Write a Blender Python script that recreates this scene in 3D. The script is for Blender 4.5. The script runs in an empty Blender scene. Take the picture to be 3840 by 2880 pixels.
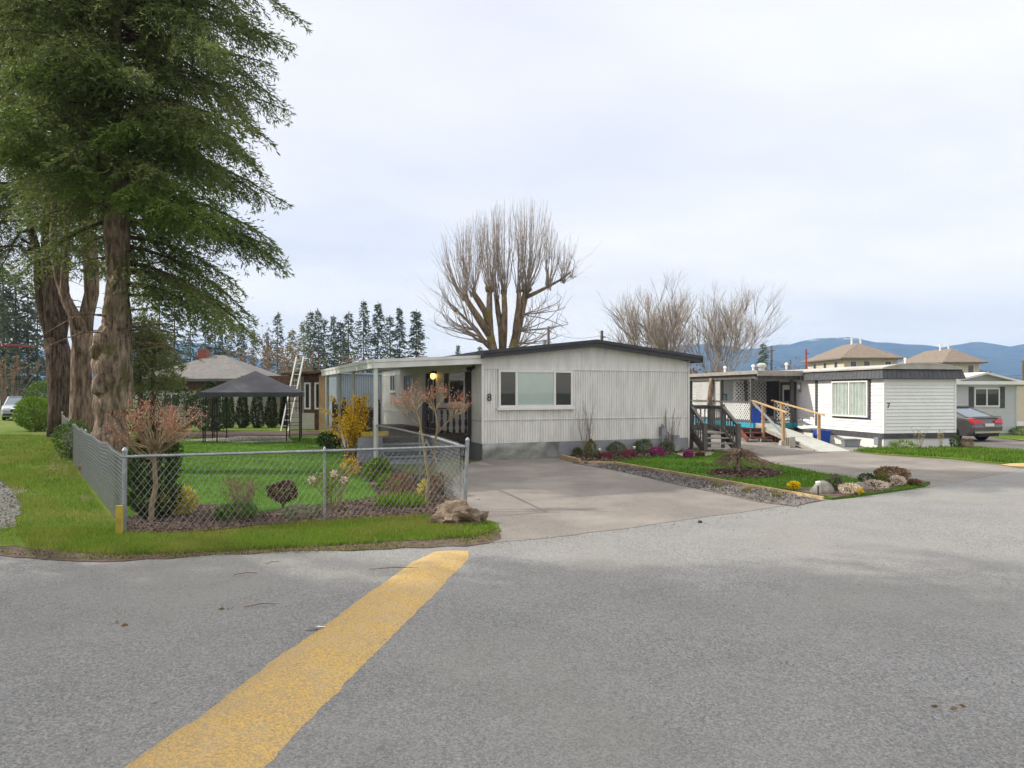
import bpy, math, random
import numpy as np
from mathutils import Vector, noise as mnoise
from mathutils.geometry import tessellate_polygon
C = bpy.context.scene.collection
PI = math.pi
# ------------------------------------------------------------------ picture geometry -> real positions
CAMH, FPX, HOR = 2.1, 2600.0, 1470.0
def G(px, py):
    y = FPX*CAMH/(py-HOR); return ((px-1920)/FPX*y, y)
def P(px, py, y):
    return ((px-1920)/FPX*y, y, CAMH-(py-HOR)/FPX*y)
class Fr:
    """a vertical wall plane: s along it, o out of it, z up"""
    def __init__(s, cx, cy, ux, uy, nx, ny):
        l = math.hypot(ux, uy); s.c=(cx,cy); s.u=(ux/l,uy/l); l=math.hypot(nx,ny); s.n=(nx/l,ny/l)
    def s(f, px):
        k=(px-1920)/FPX; return (k*f.c[1]-f.c[0])/(f.u[0]-k*f.u[1])
    def pt(f, s, o, z): return (f.c[0]+f.u[0]*s+f.n[0]*o, f.c[1]+f.u[1]*s+f.n[1]*o, z)
    def z(f, px, py): return CAMH-(py-HOR)/FPX*(f.c[1]+f.u[1]*f.s(px))
# ------------------------------------------------------------------ mesh builder
class MB:
    def __init__(s): s.v=[]; s.f=[]
    def add(s, V, F):
        b=len(s.v); s.v+= [tuple(p) for p in V]; s.f+=[tuple(b+i for i in f) for f in F]; return s
    def obox(s, o, u, v, w):
        o,u,v,w=map(Vector,(o,u,v,w))
        V=[o,o+u,o+u+v,o+v,o+w,o+u+w,o+u+v+w,o+v+w]
        return s.add(V,[(0,3,2,1),(4,5,6,7),(0,1,5,4),(1,2,6,5),(2,3,7,6),(3,0,4,7)])
    def box(s, x0,x1,y0,y1,z0,z1): return s.obox((x0,y0,z0),(x1-x0,0,0),(0,y1-y0,0),(0,0,z1-z0))
    def fbox(s, f, s0,s1,o0,o1,z0,z1):
        a=Vector(f.pt(s0,o0,z0)); return s.obox(a, Vector(f.pt(s1,o0,z0))-a, Vector(f.pt(s0,o1,z0))-a, (0,0,z1-z0))
    def bar(s, p, q, w, h, up=(0,0,1)):
        p,q=Vector(p),Vector(q); d=(q-p).normalized(); r=d.cross(Vector(up))
        if r.length<1e-4: r=d.cross(Vector((0,1,0)))
        r.normalize(); t=r.cross(d).normalized()
        return s.obox(p-r*w/2-t*h/2, q-p, r*w, t*h)
    def quad(s,a,b,c,d): return s.add([a,b,c,d],[(0,1,2,3)])
    def tube(s, pts, rad, n=6, cap=True, jit=0, seed=0):
        pts=[Vector(p) for p in pts]; m=len(pts)
        if not hasattr(rad,'__len__'): rad=[rad]*m
        V=[]; r=None
        for i,p in enumerate(pts):
            d=(pts[min(i+1,m-1)]-pts[max(i-1,0)])
            if d.length<1e-9: d=Vector((0,0,1))
            d.normalize()
            if r is None:
                r=d.cross(Vector((0,1,0.1)));
                if r.length<1e-3: r=d.cross(Vector((1,0,0)))
            r=(r-d*r.dot(d)).normalized(); t=d.cross(r)
            for k in range(n):
                a=2*PI*k/n; q=r*math.cos(a)+t*math.sin(a); R=rad[i]
                if jit: R*=1+jit*mnoise.noise(Vector((p.x*2+q.x*1.3+seed,p.y*2+q.y*1.3,p.z*1.3)))+.4*jit*mnoise.noise(Vector((q.x*3+seed,q.y*3,p.z*4)))
                V.append(p+q*R)
        F=[(i*n+k,i*n+(k+1)%n,(i+1)*n+(k+1)%n,(i+1)*n+k) for i in range(m-1) for k in range(n)]
        if cap: F+=[tuple(range(n))[::-1], tuple((m-1)*n+k for k in range(n))]
        return s.add(V,F)
    def lathe(s, prof, c, n=12):
        V=[(c[0]+r*math.cos(2*PI*k/n),c[1]+r*math.sin(2*PI*k/n),c[2]+z) for r,z in prof for k in range(n)]
        m=len(prof); F=[(i*n+k,i*n+(k+1)%n,(i+1)*n+(k+1)%n,(i+1)*n+k) for i in range(m-1) for k in range(n)]
        return s.add(V,F+[tuple(range(n))[::-1],tuple((m-1)*n+k for k in range(n))])
    def prism(s, pts, z0, z1):
        n=len(pts); V=[(x,y,z0) for x,y in pts]+[(x,y,z1) for x,y in pts]
        t=tessellate_polygon([[Vector((x,y,0)) for x,y in pts]])
        F=[(i,(i+1)%n,n+(i+1)%n,n+i) for i in range(n)]
        return s.add(V,F+[tuple(q) for q in t]+[tuple(n+i for i in q) for q in t])
    def rock(s, c, r, seed=0, n=12, m=9, amp=.28):
        V=[];F=[]
        for i in range(m+1):
            for k in range(n):
                th=PI*i/m; ph=2*PI*k/n; d=Vector((math.sin(th)*math.cos(ph),math.sin(th)*math.sin(ph),math.cos(th)))
                q=1+amp*mnoise.noise(d*1.3+Vector((seed,0,0)))+.4*amp*mnoise.noise(d*3.1+Vector((0,seed,0)))
                V.append((c[0]+d.x*r[0]*q,c[1]+d.y*r[1]*q,c[2]+d.z*r[2]*q))
        F=[(i*n+k,(i+1)*n+k,(i+1)*n+(k+1)%n,i*n+(k+1)%n) for i in range(m) for k in range(n)]
        return s.add(V,F)
    def build(s, name, mat, parent=None, at=None, smooth=False):
        o=at or (root_loc(parent) if parent else s.v[0] if s.v else (0,0,0))
        me=bpy.data.meshes.new(name); me.from_pydata([(x-o[0],y-o[1],z-o[2]) for x,y,z in s.v],[],s.f)
        return link(name,me,mat,parent,o,smooth)
def root_loc(p):
    v=Vector((0,0,0))
    while p: v+=p.location; p=p.parent
    return v
def link(name, me, mat, parent, o, smooth):
    me.update()
    if smooth: me.polygons.foreach_set('use_smooth',[True]*len(me.polygons))
    for m in (mat if isinstance(mat,list) else [mat]): me.materials.append(m)
    ob=bpy.data.objects.new(name,me); C.objects.link(ob)
    if parent: ob.parent=parent; ob.location=Vector(o)-root_loc(parent)
    else: ob.location=o
    return ob
def np_build(name, Q, mat, parent=None, at=(0,0,0), smooth=False):
    """Q (N,k,3) loose faces"""
    o=np.array(root_loc(parent)[:] if parent else at); N,k,_=Q.shape
    me=bpy.data.meshes.new(name)
    me.vertices.add(N*k); me.loops.add(N*k); me.polygons.add(N)
    me.vertices.foreach_set('co',(Q.reshape(-1,3)-o).astype(np.float32).ravel())
    me.loops.foreach_set('vertex_index',np.arange(N*k,dtype=np.int32))
    me.polygons.foreach_set('loop_start',np.arange(0,N*k,k,dtype=np.int32))
    me.validate(); return link(name,me,mat,parent,tuple(o),smooth)
def tag(o, label=None, cat=None, group=None, kind=None):
    for k,v in (('label',label),('category',cat),('group',group),('kind',kind)):
        if v: o[k]=v
    return o
def thing(name, label, cat, loc, group=None):
    o=bpy.data.objects.new(name,None); C.objects.link(o); o.location=loc; o.empty_display_size=.2
    return tag(o,label,cat,group)
def copy_tree(o, parent=None):
    c=o.copy(); C.objects.link(c); c.parent=parent
    for ch in list(o.children): copy_tree(ch,c)
    return c
# ------------------------------------------------------------------ materials
def newmat(name):
    m=bpy.data.materials.new(name); m.use_nodes=True; nt=m.node_tree; return m,nt,nt.nodes['Principled BSDF']
def N_(nt,t,**kw):
    n=nt.nodes.new(t)
    for k,v in kw.items():
        if k.startswith('i_'): n.inputs[k[2:].replace('_',' ')].default_value=v
        else: setattr(n,k,v)
    return n
def ramp(nt, fac, stops):
    r=nt.nodes.new('ShaderNodeValToRGB'); e=r.color_ramp.elements
    while len(e)<len(stops): e.new(.5)
    for el,(p,c) in zip(e,stops): el.position=p; el.color=(*c,1)
    nt.links.new(fac,r.inputs[0]); return r.outputs[0]
def mixc(nt,fac,a,b,mode='MIX'):
    m=nt.nodes.new('ShaderNodeMix'); m.data_type='RGBA'; m.blend_type=mode
    for sck,v in ((m.inputs[0],fac),(m.inputs[6],a),(m.inputs[7],b)):
        if hasattr(v,'links'): nt.links.new(v,sck)
        elif isinstance(v,tuple): sck.default_value=(*v,1)
        else: sck.default_value=v
    return m.outputs[2]
def noise(nt,scale,detail=4,rough=.6,stretch=None,coord='Object'):
    tc=nt.nodes.new('ShaderNodeTexCoord'); n=N_(nt,'ShaderNodeTexNoise',i_Scale=scale,i_Detail=detail,i_Roughness=rough)
    if stretch:
        mp=nt.nodes.new('ShaderNodeMapping'); mp.inputs['Scale'].default_value=stretch
        nt.links.new(tc.outputs[coord],mp.inputs[0]); nt.links.new(mp.outputs[0],n.inputs[0])
    else: nt.links.new(tc.outputs[coord],n.inputs[0])
    return n.outputs[0]
def bump(nt,b,h,strength,dist=.02):
    n=N_(nt,'ShaderNodeBump',i_Strength=strength,i_Distance=dist); nt.links.new(h,n.inputs['Height']); nt.links.new(n.outputs[0],b.inputs['Normal'])
def M(name,c,rough=.7,c2=None,scale=6,bmp=0,bscale=40,metal=0,stretch=None,spec=.4,lo=.35,hi=.65):
    m,nt,b=newmat(name); b.inputs['Roughness'].default_value=rough; b.inputs['Metallic'].default_value=metal
    b.inputs['Specular IOR Level'].default_value=spec
    c2=c2 or tuple(x*.86 for x in c)
    nt.links.new(ramp(nt,noise(nt,scale,5,.65,stretch),[(lo,c2),(hi,c)]),b.inputs['Base Color'])
    if bmp: bump(nt,b,noise(nt,bscale,3,.6,stretch),bmp)
    return m
def leafmat(name,c1,c2,trans=.3,rough=.55,dry=None):
    m,nt,b=newmat(name); g=nt.nodes.new('ShaderNodeNewGeometry')
    col=ramp(nt,g.outputs['Random Per Island'],[(0.,c1),(1.,c2)])
    col=mixc(nt,ramp(nt,noise(nt,.9,2),[(.35,(0,0,0)),(.65,(1,1,1))]),col,mixc(nt,.5,col,c2))
    if dry: col=mixc(nt,ramp(nt,noise(nt,.55,5,.65),[(.46,(0,0,0)),(.66,(.9,.9,.9))]),col,dry)
    nt.links.new(col,b.inputs['Base Color']); b.inputs['Roughness'].default_value=rough; b.inputs['Specular IOR Level'].default_value=.25
    t=nt.nodes.new('ShaderNodeBsdfTranslucent'); nt.links.new(col,t.inputs[0])
    mx=nt.nodes.new('ShaderNodeMixShader'); mx.inputs[0].default_value=trans
    nt.links.new(b.outputs[0],mx.inputs[1]); nt.links.new(t.outputs[0],mx.inputs[2]); nt.links.new(mx.outputs[0],nt.nodes['Material Output'].inputs[0])
    return m
def glassmat(name,tint=(.9,.95,.95),k=1.0):
    m,nt,b=newmat(name); nt.nodes.remove(b)
    t=nt.nodes.new('ShaderNodeBsdfTransparent'); t.inputs[0].default_value=(*tint,1)
    g=nt.nodes.new('ShaderNodeBsdfGlossy'); g.inputs['Roughness'].default_value=.02
    lw=N_(nt,'ShaderNodeLayerWeight',i_Blend=.5); pw=N_(nt,'ShaderNodeMath',operation='POWER'); nt.links.new(lw.outputs['Facing'],pw.inputs[0]); pw.inputs[1].default_value=3.; md=N_(nt,'ShaderNodeMath',operation='MULTIPLY_ADD'); nt.links.new(pw.outputs[0],md.inputs[0]); md.inputs[1].default_value=.7; md.inputs[2].default_value=.07; mx=nt.nodes.new('ShaderNodeMixShader')
    nt.links.new(md.outputs[0],mx.inputs[0]); nt.links.new(t.outputs[0],mx.inputs[1]); nt.links.new(g.outputs[0],mx.inputs[2])
    nt.links.new(mx.outputs[0],nt.nodes['Material Output'].inputs[0]); return m
def barkmat(name,c1,c2,moss=None):
    m,nt,b=newmat(name); b.inputs['Roughness'].default_value=.9; b.inputs['Specular IOR Level'].default_value=.15
    n=noise(nt,3.0,8,.72,(3.4,3.4,.6)); col=ramp(nt,n,[(.38,tuple(x*.6 for x in c2)),(.5,tuple((a+d)/2 for a,d in zip(c1,c2))),(.62,tuple(x*1.15 for x in c1))])
    if moss: col=mixc(nt,ramp(nt,noise(nt,1.1,4),[(.52,(0,0,0)),(.66,(1,1,1))]),col,moss)
    nt.links.new(col,b.inputs['Base Color']); bump(nt,b,n,1.,.12); return m
def asphalt(name,a,b_,warm,big,speck=1.0):
    m,nt,b=newmat(name); b.inputs['Roughness'].default_value=.88; b.inputs['Specular IOR Level'].default_value=.25
    tc=nt.nodes.new('ShaderNodeTexCoord'); v=N_(nt,'ShaderNodeTexVoronoi',i_Scale=75); nt.links.new(tc.outputs['Object'],v.inputs[0])
    f=noise(nt,38,6,.75); col=ramp(nt,f,[(.36,a),(.64,b_)])
    sp=ramp(nt,v.outputs['Color'],[(.12,tuple(x*.3 for x in a)),(.5,tuple((x+y)/2 for x,y in zip(a,b_))),(.92,tuple(min(1,x*1.5) for x in b_))])
    col=mixc(nt,.42*speck,col,sp)
    col=mixc(nt,ramp(nt,noise(nt,big,5,.6),[(.42,(0,0,0)),(.7,(.75,.75,.75))]),col,warm)
    col=mixc(nt,.55,col,mixc(nt,ramp(nt,noise(nt,.9,6,.7),[(.3,(.75,.75,.75)),(.7,(1.12,1.12,1.12))]),(0,0,0),(1,1,1)),'MULTIPLY')
    nt.links.new(col,b.inputs['Base Color']); bump(nt,b,v.outputs['Distance'],.5,.012); return m
m_asphalt=asphalt('asphalt',(.150,.150,.146),(.280,.277,.268),(.245,.237,.215),.33)
m_drive=asphalt('driveway_paving',(.135,.122,.109),(.236,.215,.192),(.30,.272,.24),.5,.6)
m_gravel=asphalt('gravel',(.12,.12,.118),(.22,.22,.215),(.16,.145,.11),.8,1.0)
m_gravel2=asphalt('dirty_gravel',(.10,.09,.08),(.24,.215,.19),(.12,.09,.07),.9,1.2)
m_soil=M('soil',(.135,.095,.072),.95,(.05,.034,.026),7,.9,30)
m_mulch=M('mulch',(.12,.078,.058),.95,(.028,.019,.015),16,1.0,45)
m_dirt=M('dry_dirt',(.20,.155,.09),.95,(.11,.10,.045),5,.9,30)
def grassmat(name,c1,c2,c3):
    m,nt,b=newmat(name); b.inputs['Roughness'].default_value=.8; b.inputs['Specular IOR Level'].default_value=.1
    col=ramp(nt,noise(nt,26,6,.75),[(.3,c1),(.7,c2)])
    col=mixc(nt,ramp(nt,noise(nt,.55,5,.65),[(.47,(0,0,0)),(.68,(.8,.8,.8))]),col,c3)
    nt.links.new(col,b.inputs['Base Color']); bump(nt,b,noise(nt,45,4,.7),.8,.05); return m
m_lawn=grassmat('lawn_turf',(.045,.115,.008),(.095,.21,.016),(.075,.16,.013))
m_verge=grassmat('verge_turf',(.055,.105,.012),(.145,.215,.026),(.22,.19,.06))
m_field=M('rough_ground',(.13,.13,.05),.95,(.07,.075,.028),.6,.5,8)
m_blade=leafmat('grass_blade',(.05,.125,.008),(.21,.32,.035),.4,.55,(.27,.26,.06))
m_lawnblade=leafmat('lawn_blade',(.045,.12,.008),(.17,.28,.028),.4,.55,(.08,.15,.015))
m_blade2=leafmat('dry_grass_blade',(.13,.19,.02),(.30,.30,.08),.35)
m_siding=M('ribbed_siding',(.74,.725,.69),.5,(.615,.595,.55),2.2,spec=.35,lo=.32,hi=.6,stretch=(2.5,2.5,.5))
m_white=M('white_trim',(.78,.77,.74),.45,(.70,.69,.66),2)
m_gutter=M('gutter_metal',(.72,.715,.69),.4,(.60,.59,.55),1.5)
m_fascia=M('charcoal_fascia',(.05,.05,.054),.55,(.036,.036,.04),3)
m_roof=M('tar_roof',(.14,.14,.14),.9,(.09,.09,.09),4)
m_skirt=M('grey_skirting',(.29,.295,.31),.5,(.21,.215,.23),1.6)
m_galv=M('dented_galvanised_sheet',(.48,.48,.47),.34,(.22,.23,.21),1.3,.5,2.2,metal=.6,spec=.5)
m_zinc=M('galvanised_wire',(.36,.38,.39),.5,(.24,.26,.27),9,metal=.5)
m_wire=M('dull_wire',(.25,.265,.27),.55,(.17,.18,.185),9,metal=.35)
m_glass=glassmat('window_glass'); m_dark=M('dark_room',(.03,.033,.035),.9)
m_blind=M('pale_blind',(.72,.77,.73),.7,(.66,.71,.67),2); m_curtain=M('pale_curtain',(.70,.71,.66),.85,(.58,.59,.55),3)
m_darkbrown=M('dark_stained_wood',(.045,.032,.030),.6,(.022,.016,.015),5)
m_deckred=M('red_brown_deck',(.16,.085,.07),.7,(.10,.055,.048),4,stretch=(1,6,1))
m_greypaint=M('grey_painted_wood',(.27,.29,.31),.7,(.20,.215,.23),3)
m_stair=M('charcoal_painted_wood',(.135,.125,.115),.7,(.085,.078,.07),4)
m_entry=M('porch_shade_dark_wall',(.06,.05,.045),.7,(.035,.03,.028),2)
m_tread=M('weathered_tread',(.36,.33,.29),.85,(.24,.22,.19),5)
m_w7=M('white_lap_siding',(.80,.80,.79),.45,(.74,.74,.73),1.5)
m_mansard=M('charcoal_shingle_panel',(.085,.087,.092),.7,(.055,.056,.06),5)
m_grey3=M('grey_lap_siding',(.50,.51,.52),.5,(.45,.46,.47),1.5)
m_cream=M('cream_stucco',(.66,.58,.45),.8,(.58,.50,.38),1.5)
m_shingle=M('brown_shingles',(.225,.18,.135),.9,(.15,.118,.088),3.5,.4,20)
m_teal=M('turquoise_paint',(.03,.34,.45),.5,(.025,.27,.36),3)
m_lumber=M('new_lumber',(.52,.345,.185),.7,(.40,.255,.13),4,stretch=(3,3,.6))
m_ramp=M('grey_green_plywood',(.42,.43,.39),.75,(.34,.35,.31),3)
m_redwood=M('red_stained_wood',(.19,.055,.035),.7,(.11,.035,.025),5)
m_concrete=M('concrete',(.42,.39,.34),.9,(.30,.28,.24),6,.4,30)
m_blue=M('blue_plastic',(.012,.07,.42),.35,(.01,.055,.34),2,spec=.5)
m_black=M('black_metal',(.018,.018,.02),.45,spec=.4)
m_canvas=M('charcoal_canvas',(.09,.09,.10),.85,(.065,.065,.073),2,.3,9)
m_paver=M('concrete_paver',(.40,.36,.31),.9,(.30,.27,.23),3,.3,30)
m_corr=M('corrugated_steel',(.36,.42,.46),.45,(.27,.32,.35),.8,metal=.45)
m_cabin=M('brown_cedar_siding',(.17,.095,.06),.85,(.075,.043,.03),5,.4,20)
m_cabinroof=M('rusty_roofing',(.17,.10,.065),.9,(.08,.05,.035),2)
m_paleboard=M('pale_house_board',(.55,.52,.45),.7,(.45,.42,.36),1.2)
m_brick=M('red_brick',(.32,.10,.07),.9,(.22,.07,.05),9)
m_greyroof=M('grey_shingles',(.175,.165,.155),.9,(.125,.118,.11),3)
m_alu=M('dull_aluminium',(.50,.50,.47),.5,(.38,.38,.35),4,metal=.4)
m_pole=M('weathered_pole',(.17,.135,.10),.9,(.10,.08,.06),3)
m_redpole=M('red_paint',(.36,.05,.045),.6)
m_yellowpost=M('yellow_paint',(.55,.42,.06),.7,(.38,.27,.06),6)
m_timber=M('timber_edging',(.52,.38,.21),.8,(.38,.27,.15),3)
m_rock=M('granite_boulder',(.30,.275,.24),.95,(.14,.125,.11),6,.9,16)
m_mossrock=M('brown_boulder',(.25,.185,.13),.95,(.085,.062,.045),9,1.0,16)
m_rubber=M('tyre_rubber',(.02,.02,.02),.8); m_chrome=M('bright_metal',(.6,.6,.6),.2,metal=.9)
m_cargrey=M('grey_brown_car_paint',(.15,.135,.13),.22,(.14,.125,.12),1,metal=.4,spec=.6)
m_suvpaint=M('silver_car_paint',(.50,.53,.57),.25,metal=.5,spec=.6)
m_carglass=M('car_glass',(.10,.14,.17),.06,spec=.8); m_redlens=M('red_lens',(.55,.015,.02),.2,spec=.6); m_plate=M('plate_white',(.7,.7,.72),.5)
m_lens=M('clear_lens',(.7,.7,.7),.15,spec=.6)
# worn yellow speed bump
m_roof7=M('weathered_pale_roof',(.46,.44,.40),.8,(.34,.32,.29),1.5)
m_yel,nt,b=newmat('worn_yellow_paint'); b.inputs['Roughness'].default_value=.8
tc=nt.nodes.new('ShaderNodeTexCoord'); vv=N_(nt,'ShaderNodeTexVoronoi',i_Scale=60); nt.links.new(tc.outputs['Object'],vv.inputs[0])
col=ramp(nt,noise(nt,2.2,5),[(.35,(.52,.345,.125)),(.62,(.60,.375,.085))])
col=mixc(nt,ramp(nt,noise(nt,55,5,.75),[(.43,(0,0,0)),(.60,(.9,.9,.9))]),col,(.25,.20,.125))
col=mixc(nt,ramp(nt,noise(nt,3.3,6,.7),[(.52,(0,0,0)),(.72,(.55,.55,.55))]),col,(.40,.33,.22))
nt.links.new(col,b.inputs['Base Color']); bump(nt,b,vv.outputs['Distance'],.6,.012)
# bark / foliage
m_bark1=barkmat('fir_bark',(.42,.32,.235),(.13,.095,.07),(.17,.15,.05)); m_bark2=barkmat('smooth_brown_bark',(.38,.275,.20),(.13,.09,.065))
m_bark3=barkmat('dark_brown_bark',(.19,.13,.095),(.05,.036,.028)); m_barkmaple=barkmat('mossy_maple_bark',(.29,.215,.145),(.15,.11,.078),(.20,.17,.04))
m_shoot=M('grey_brown_twig',(.33,.285,.255),.85,(.23,.195,.17),3); m_birch=M('pale_tan_twig',(.37,.315,.27),.85,(.26,.22,.185),2)
m_whitebark=M('pale_birch_bark',(.48,.42,.35),.8,(.3,.25,.2),3)
m_twiggold=M('yellowish_twig',(.30,.235,.13),.8,(.18,.135,.08),6); m_twigred=M('reddish_twig',(.36,.15,.11),.8,(.26,.10,.08),6)
m_twigbrown=M('brown_twig',(.26,.18,.115),.85,(.15,.1,.07),6)
m_fir=leafmat('fir_needles',(.058,.095,.028),(.205,.245,.072),.42); m_fir2=leafmat('fresh_fir_needles',(.06,.11,.022),(.18,.25,.045),.4)
m_fardark=leafmat('spruce_needles',(.038,.064,.030),(.105,.135,.058),.25); m_farlight=leafmat('olive_needles',(.10,.125,.032),(.22,.235,.08),.35)
m_thuja=leafmat('cedar_green',(.018,.042,.010),(.075,.11,.022),.25); m_arb=leafmat('arborvitae_green',(.022,.05,.014),(.075,.12,.03),.25)
m_hedge=leafmat('hedge_green',(.025,.05,.012),(.07,.11,.025),.25)
m_bright=leafmat('bright_shrub_leaf',(.055,.12,.008),(.20,.31,.02),.35); m_mid=leafmat('mid_green_leaf',(.05,.10,.02),(.13,.20,.04),.3)
m_yleaf=leafmat('golden_variegated_leaf',(.36,.32,.05),(.62,.55,.12),.3); m_burg=leafmat('burgundy_leaf',(.035,.008,.014),(.13,.025,.04),.25)
m_forsy=leafmat('forsythia_flower',(.56,.34,.008),(.78,.52,.015),.35); m_bud=leafmat('red_bud',(.34,.105,.075),(.54,.25,.17),.3)
m_olive=leafmat('olive_leaf',(.10,.11,.025),(.24,.23,.06),.3); m_pink=leafmat('heather_flower',(.22,.015,.11),(.42,.05,.22),.3)
m_pinkdull=leafmat('dusty_heather',(.17,.03,.05),(.30,.08,.10),.3); m_greyleaf=leafmat('sage_leaf',(.10,.12,.06),(.20,.22,.12),.3)
m_straw=leafmat('straw_stem',(.24,.19,.08),(.42,.34,.16),.3); m_dead=leafmat('dry_brown_leaf',(.10,.06,.035),(.28,.18,.09),.3)
m_petal=leafmat('pale_petal',(.50,.40,.30),(.72,.62,.52),.3); m_yflower=leafmat('yellow_flower',(.65,.48,.01),(.8,.62,.02),.3)
HAZE,SUN,ZEN,EXPO,DENO=.00026,4.0,2.3,.3,True
# ------------------------------------------------------------------ vegetation generators
def unit(a): return a/np.maximum(np.linalg.norm(a,axis=-1,keepdims=True),1e-9)
def kites(Pn,D,L,W,rs):
    D=unit(D); S=unit(np.cross(D,rs.normal(size=D.shape))); L=np.broadcast_to(np.asarray(L,float).reshape(-1,1),(len(Pn),1)); W=np.broadcast_to(np.asarray(W,float).reshape(-1,1),(len(Pn),1))
    return np.stack([Pn,Pn+D*L*.45+S*W*.5,Pn+D*L,Pn+D*L*.45-S*W*.5],1)
def shell(n,rs,r,lobes=5,amp=.3,fill=.45):
    d=unit(rs.normal(size=(n,3))); c=unit(rs.normal(size=(lobes,3))); k=np.max(d@c.T,axis=1); rad=(1-amp)+amp*np.clip((k-.45)/.55,0,1)
    rad*= (rs.rand(n)**fill)*.45+.58
    return d*rad[:,None]*np.array(r), d
def leafball(c,r,n,leaf,rs,w=.5,shape='ball',lobes=7,up=.3):
    if shape=='ball': p,d=shell(n,rs,r,lobes)
    else:
        t=rs.rand(n); prof=(1-t)**.75*(.35+.65*np.minimum(1,t*6)) if shape=='cone' else np.minimum(1,np.minimum(t*5+.25,((1-t)*3.2)))
        a=rs.rand(n)*2*PI; q=(.62+.42*rs.rand(n))*(1+.16*np.sin(a*3+t*9)+.1*np.sin(a*5-t*17))
        p=np.stack([np.cos(a)*prof*q*r[0],np.sin(a)*prof*q*r[1],(t*2-1)*r[2]],1); d=np.stack([np.cos(a),np.sin(a),np.full(n,.6)],1)
    D=d+rs.normal(size=(n,3))*.6+np.array([0,0,up])
    return kites(p+np.array(c),D,leaf*(.6+.8*rs.rand(n)),leaf*w*(.6+.8*rs.rand(n)),rs)
def shrub(name,label,cat,base,h,w,n,leaf,mat,seed,stem=None,shape='ball',lift=.0,group=None,lw=.5,part='foliage',lobes=7,d=None):
    rs=np.random.RandomState(seed); t=thing(name,label,cat,(base[0],base[1],base[2] if len(base)>2 else .03),group); z0=t.location.z
    c=(base[0],base[1],z0+lift*h+(1-lift)*h/2)
    np_build(part,leafball(c,(w/2,(d or w)/2,(1-lift)*h/2*1.02),n,leaf,rs,lw,shape,lobes),mat,t)
    m=MB(); R=random.Random(seed)
    for i in range(7):
        a=R.uniform(0,2*PI); q=R.uniform(.1,.35)*w
        m.tube([(base[0]+R.uniform(-.04,.04)*w,base[1]+R.uniform(-.04,.04)*w,z0-.03),(base[0]+math.cos(a)*q*.5,base[1]+math.sin(a)*q*.5,z0+h*.35),(base[0]+math.cos(a)*q,base[1]+math.sin(a)*q,z0+h*.7)],[.018*h+.004,.012*h+.003,.003],5)
    m.build('stems',stem or m_twigbrown,t); return t
def grow(m,p,d,L,r,lv,R,spread=.55,up=.12,ratio=.68,kids=(2,3),n=5,tips=None,segs=4,wob=.16):
    p=Vector(p); d=Vector(d).normalized(); pts=[p.copy()]; 
    for i in range(segs):
        d=(d+Vector((R.gauss(0,wob),R.gauss(0,wob),R.gauss(0,wob)*.5+up*.35))).normalized(); p=p+d*L/segs; pts.append(p.copy())
    r1=r*(.62 if lv else .35); m.tube(pts,[r+(r1-r)*i/segs for i in range(segs+1)],max(3,n),cap=False)
    if tips is not None and lv<=1: tips.append((p.copy(),d.copy()))
    if lv==0: return
    for j in range(R.randint(*kids)):
        i=segs if j==0 else R.randint(max(1,segs-2),segs); q=pts[i]
        ax=Vector((R.gauss(0,1),R.gauss(0,1),R.gauss(0,.5))); ax=(ax-d*ax.dot(d)); ax.normalize()
        nd=(d+ax*spread*R.uniform(.5,1.2)*(0.5 if j==0 else 1)+Vector((0,0,up))).normalized()
        grow(m,q,nd,L*ratio*R.uniform(.8,1.15),r1*(.9 if j==0 else .72),lv-1,R,spread,up,ratio,kids,max(3,n-1),tips,segs,wob)
def twigbush(name,label,cat,base,h,w,ns,seed,mat,lv=2,rad=.008,buds=None,nb=0,bl=.03,upk=.25,group=None,ratio=.55,budname='buds'):
    R=random.Random(seed); t=thing(name,label,cat,(base[0],base[1],.03),group); m=MB(); tips=[]
    for i in range(ns):
        a=R.uniform(0,2*PI); q=R.uniform(.05,.5)*w/2
        d=Vector((math.cos(a)*w/2*R.uniform(.2,1),math.sin(a)*w/2*R.uniform(.2,1),h*R.uniform(.8,1.05)))
        grow(m,(base[0]+math.cos(a)*q*.4,base[1]+math.sin(a)*q*.4,.02),d,h*.55*R.uniform(.8,1.1),rad,lv,R,.35,upk,ratio,(1,3),4,tips,3,.1)
    m.build('stems',mat,t)
    if buds and tips:
        rs=np.random.RandomState(seed); k=np.array([p[:] for p,d in tips]); i=rs.randint(0,len(k),nb)
        np_build(budname,kites(k[i]+rs.normal(size=(nb,3))*.03,rs.normal(size=(nb,3))+[0,0,.7],bl*(.6+.8*rs.rand(nb)),bl*.55,rs),buds,t)['kind']='stuff'
    return t
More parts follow.
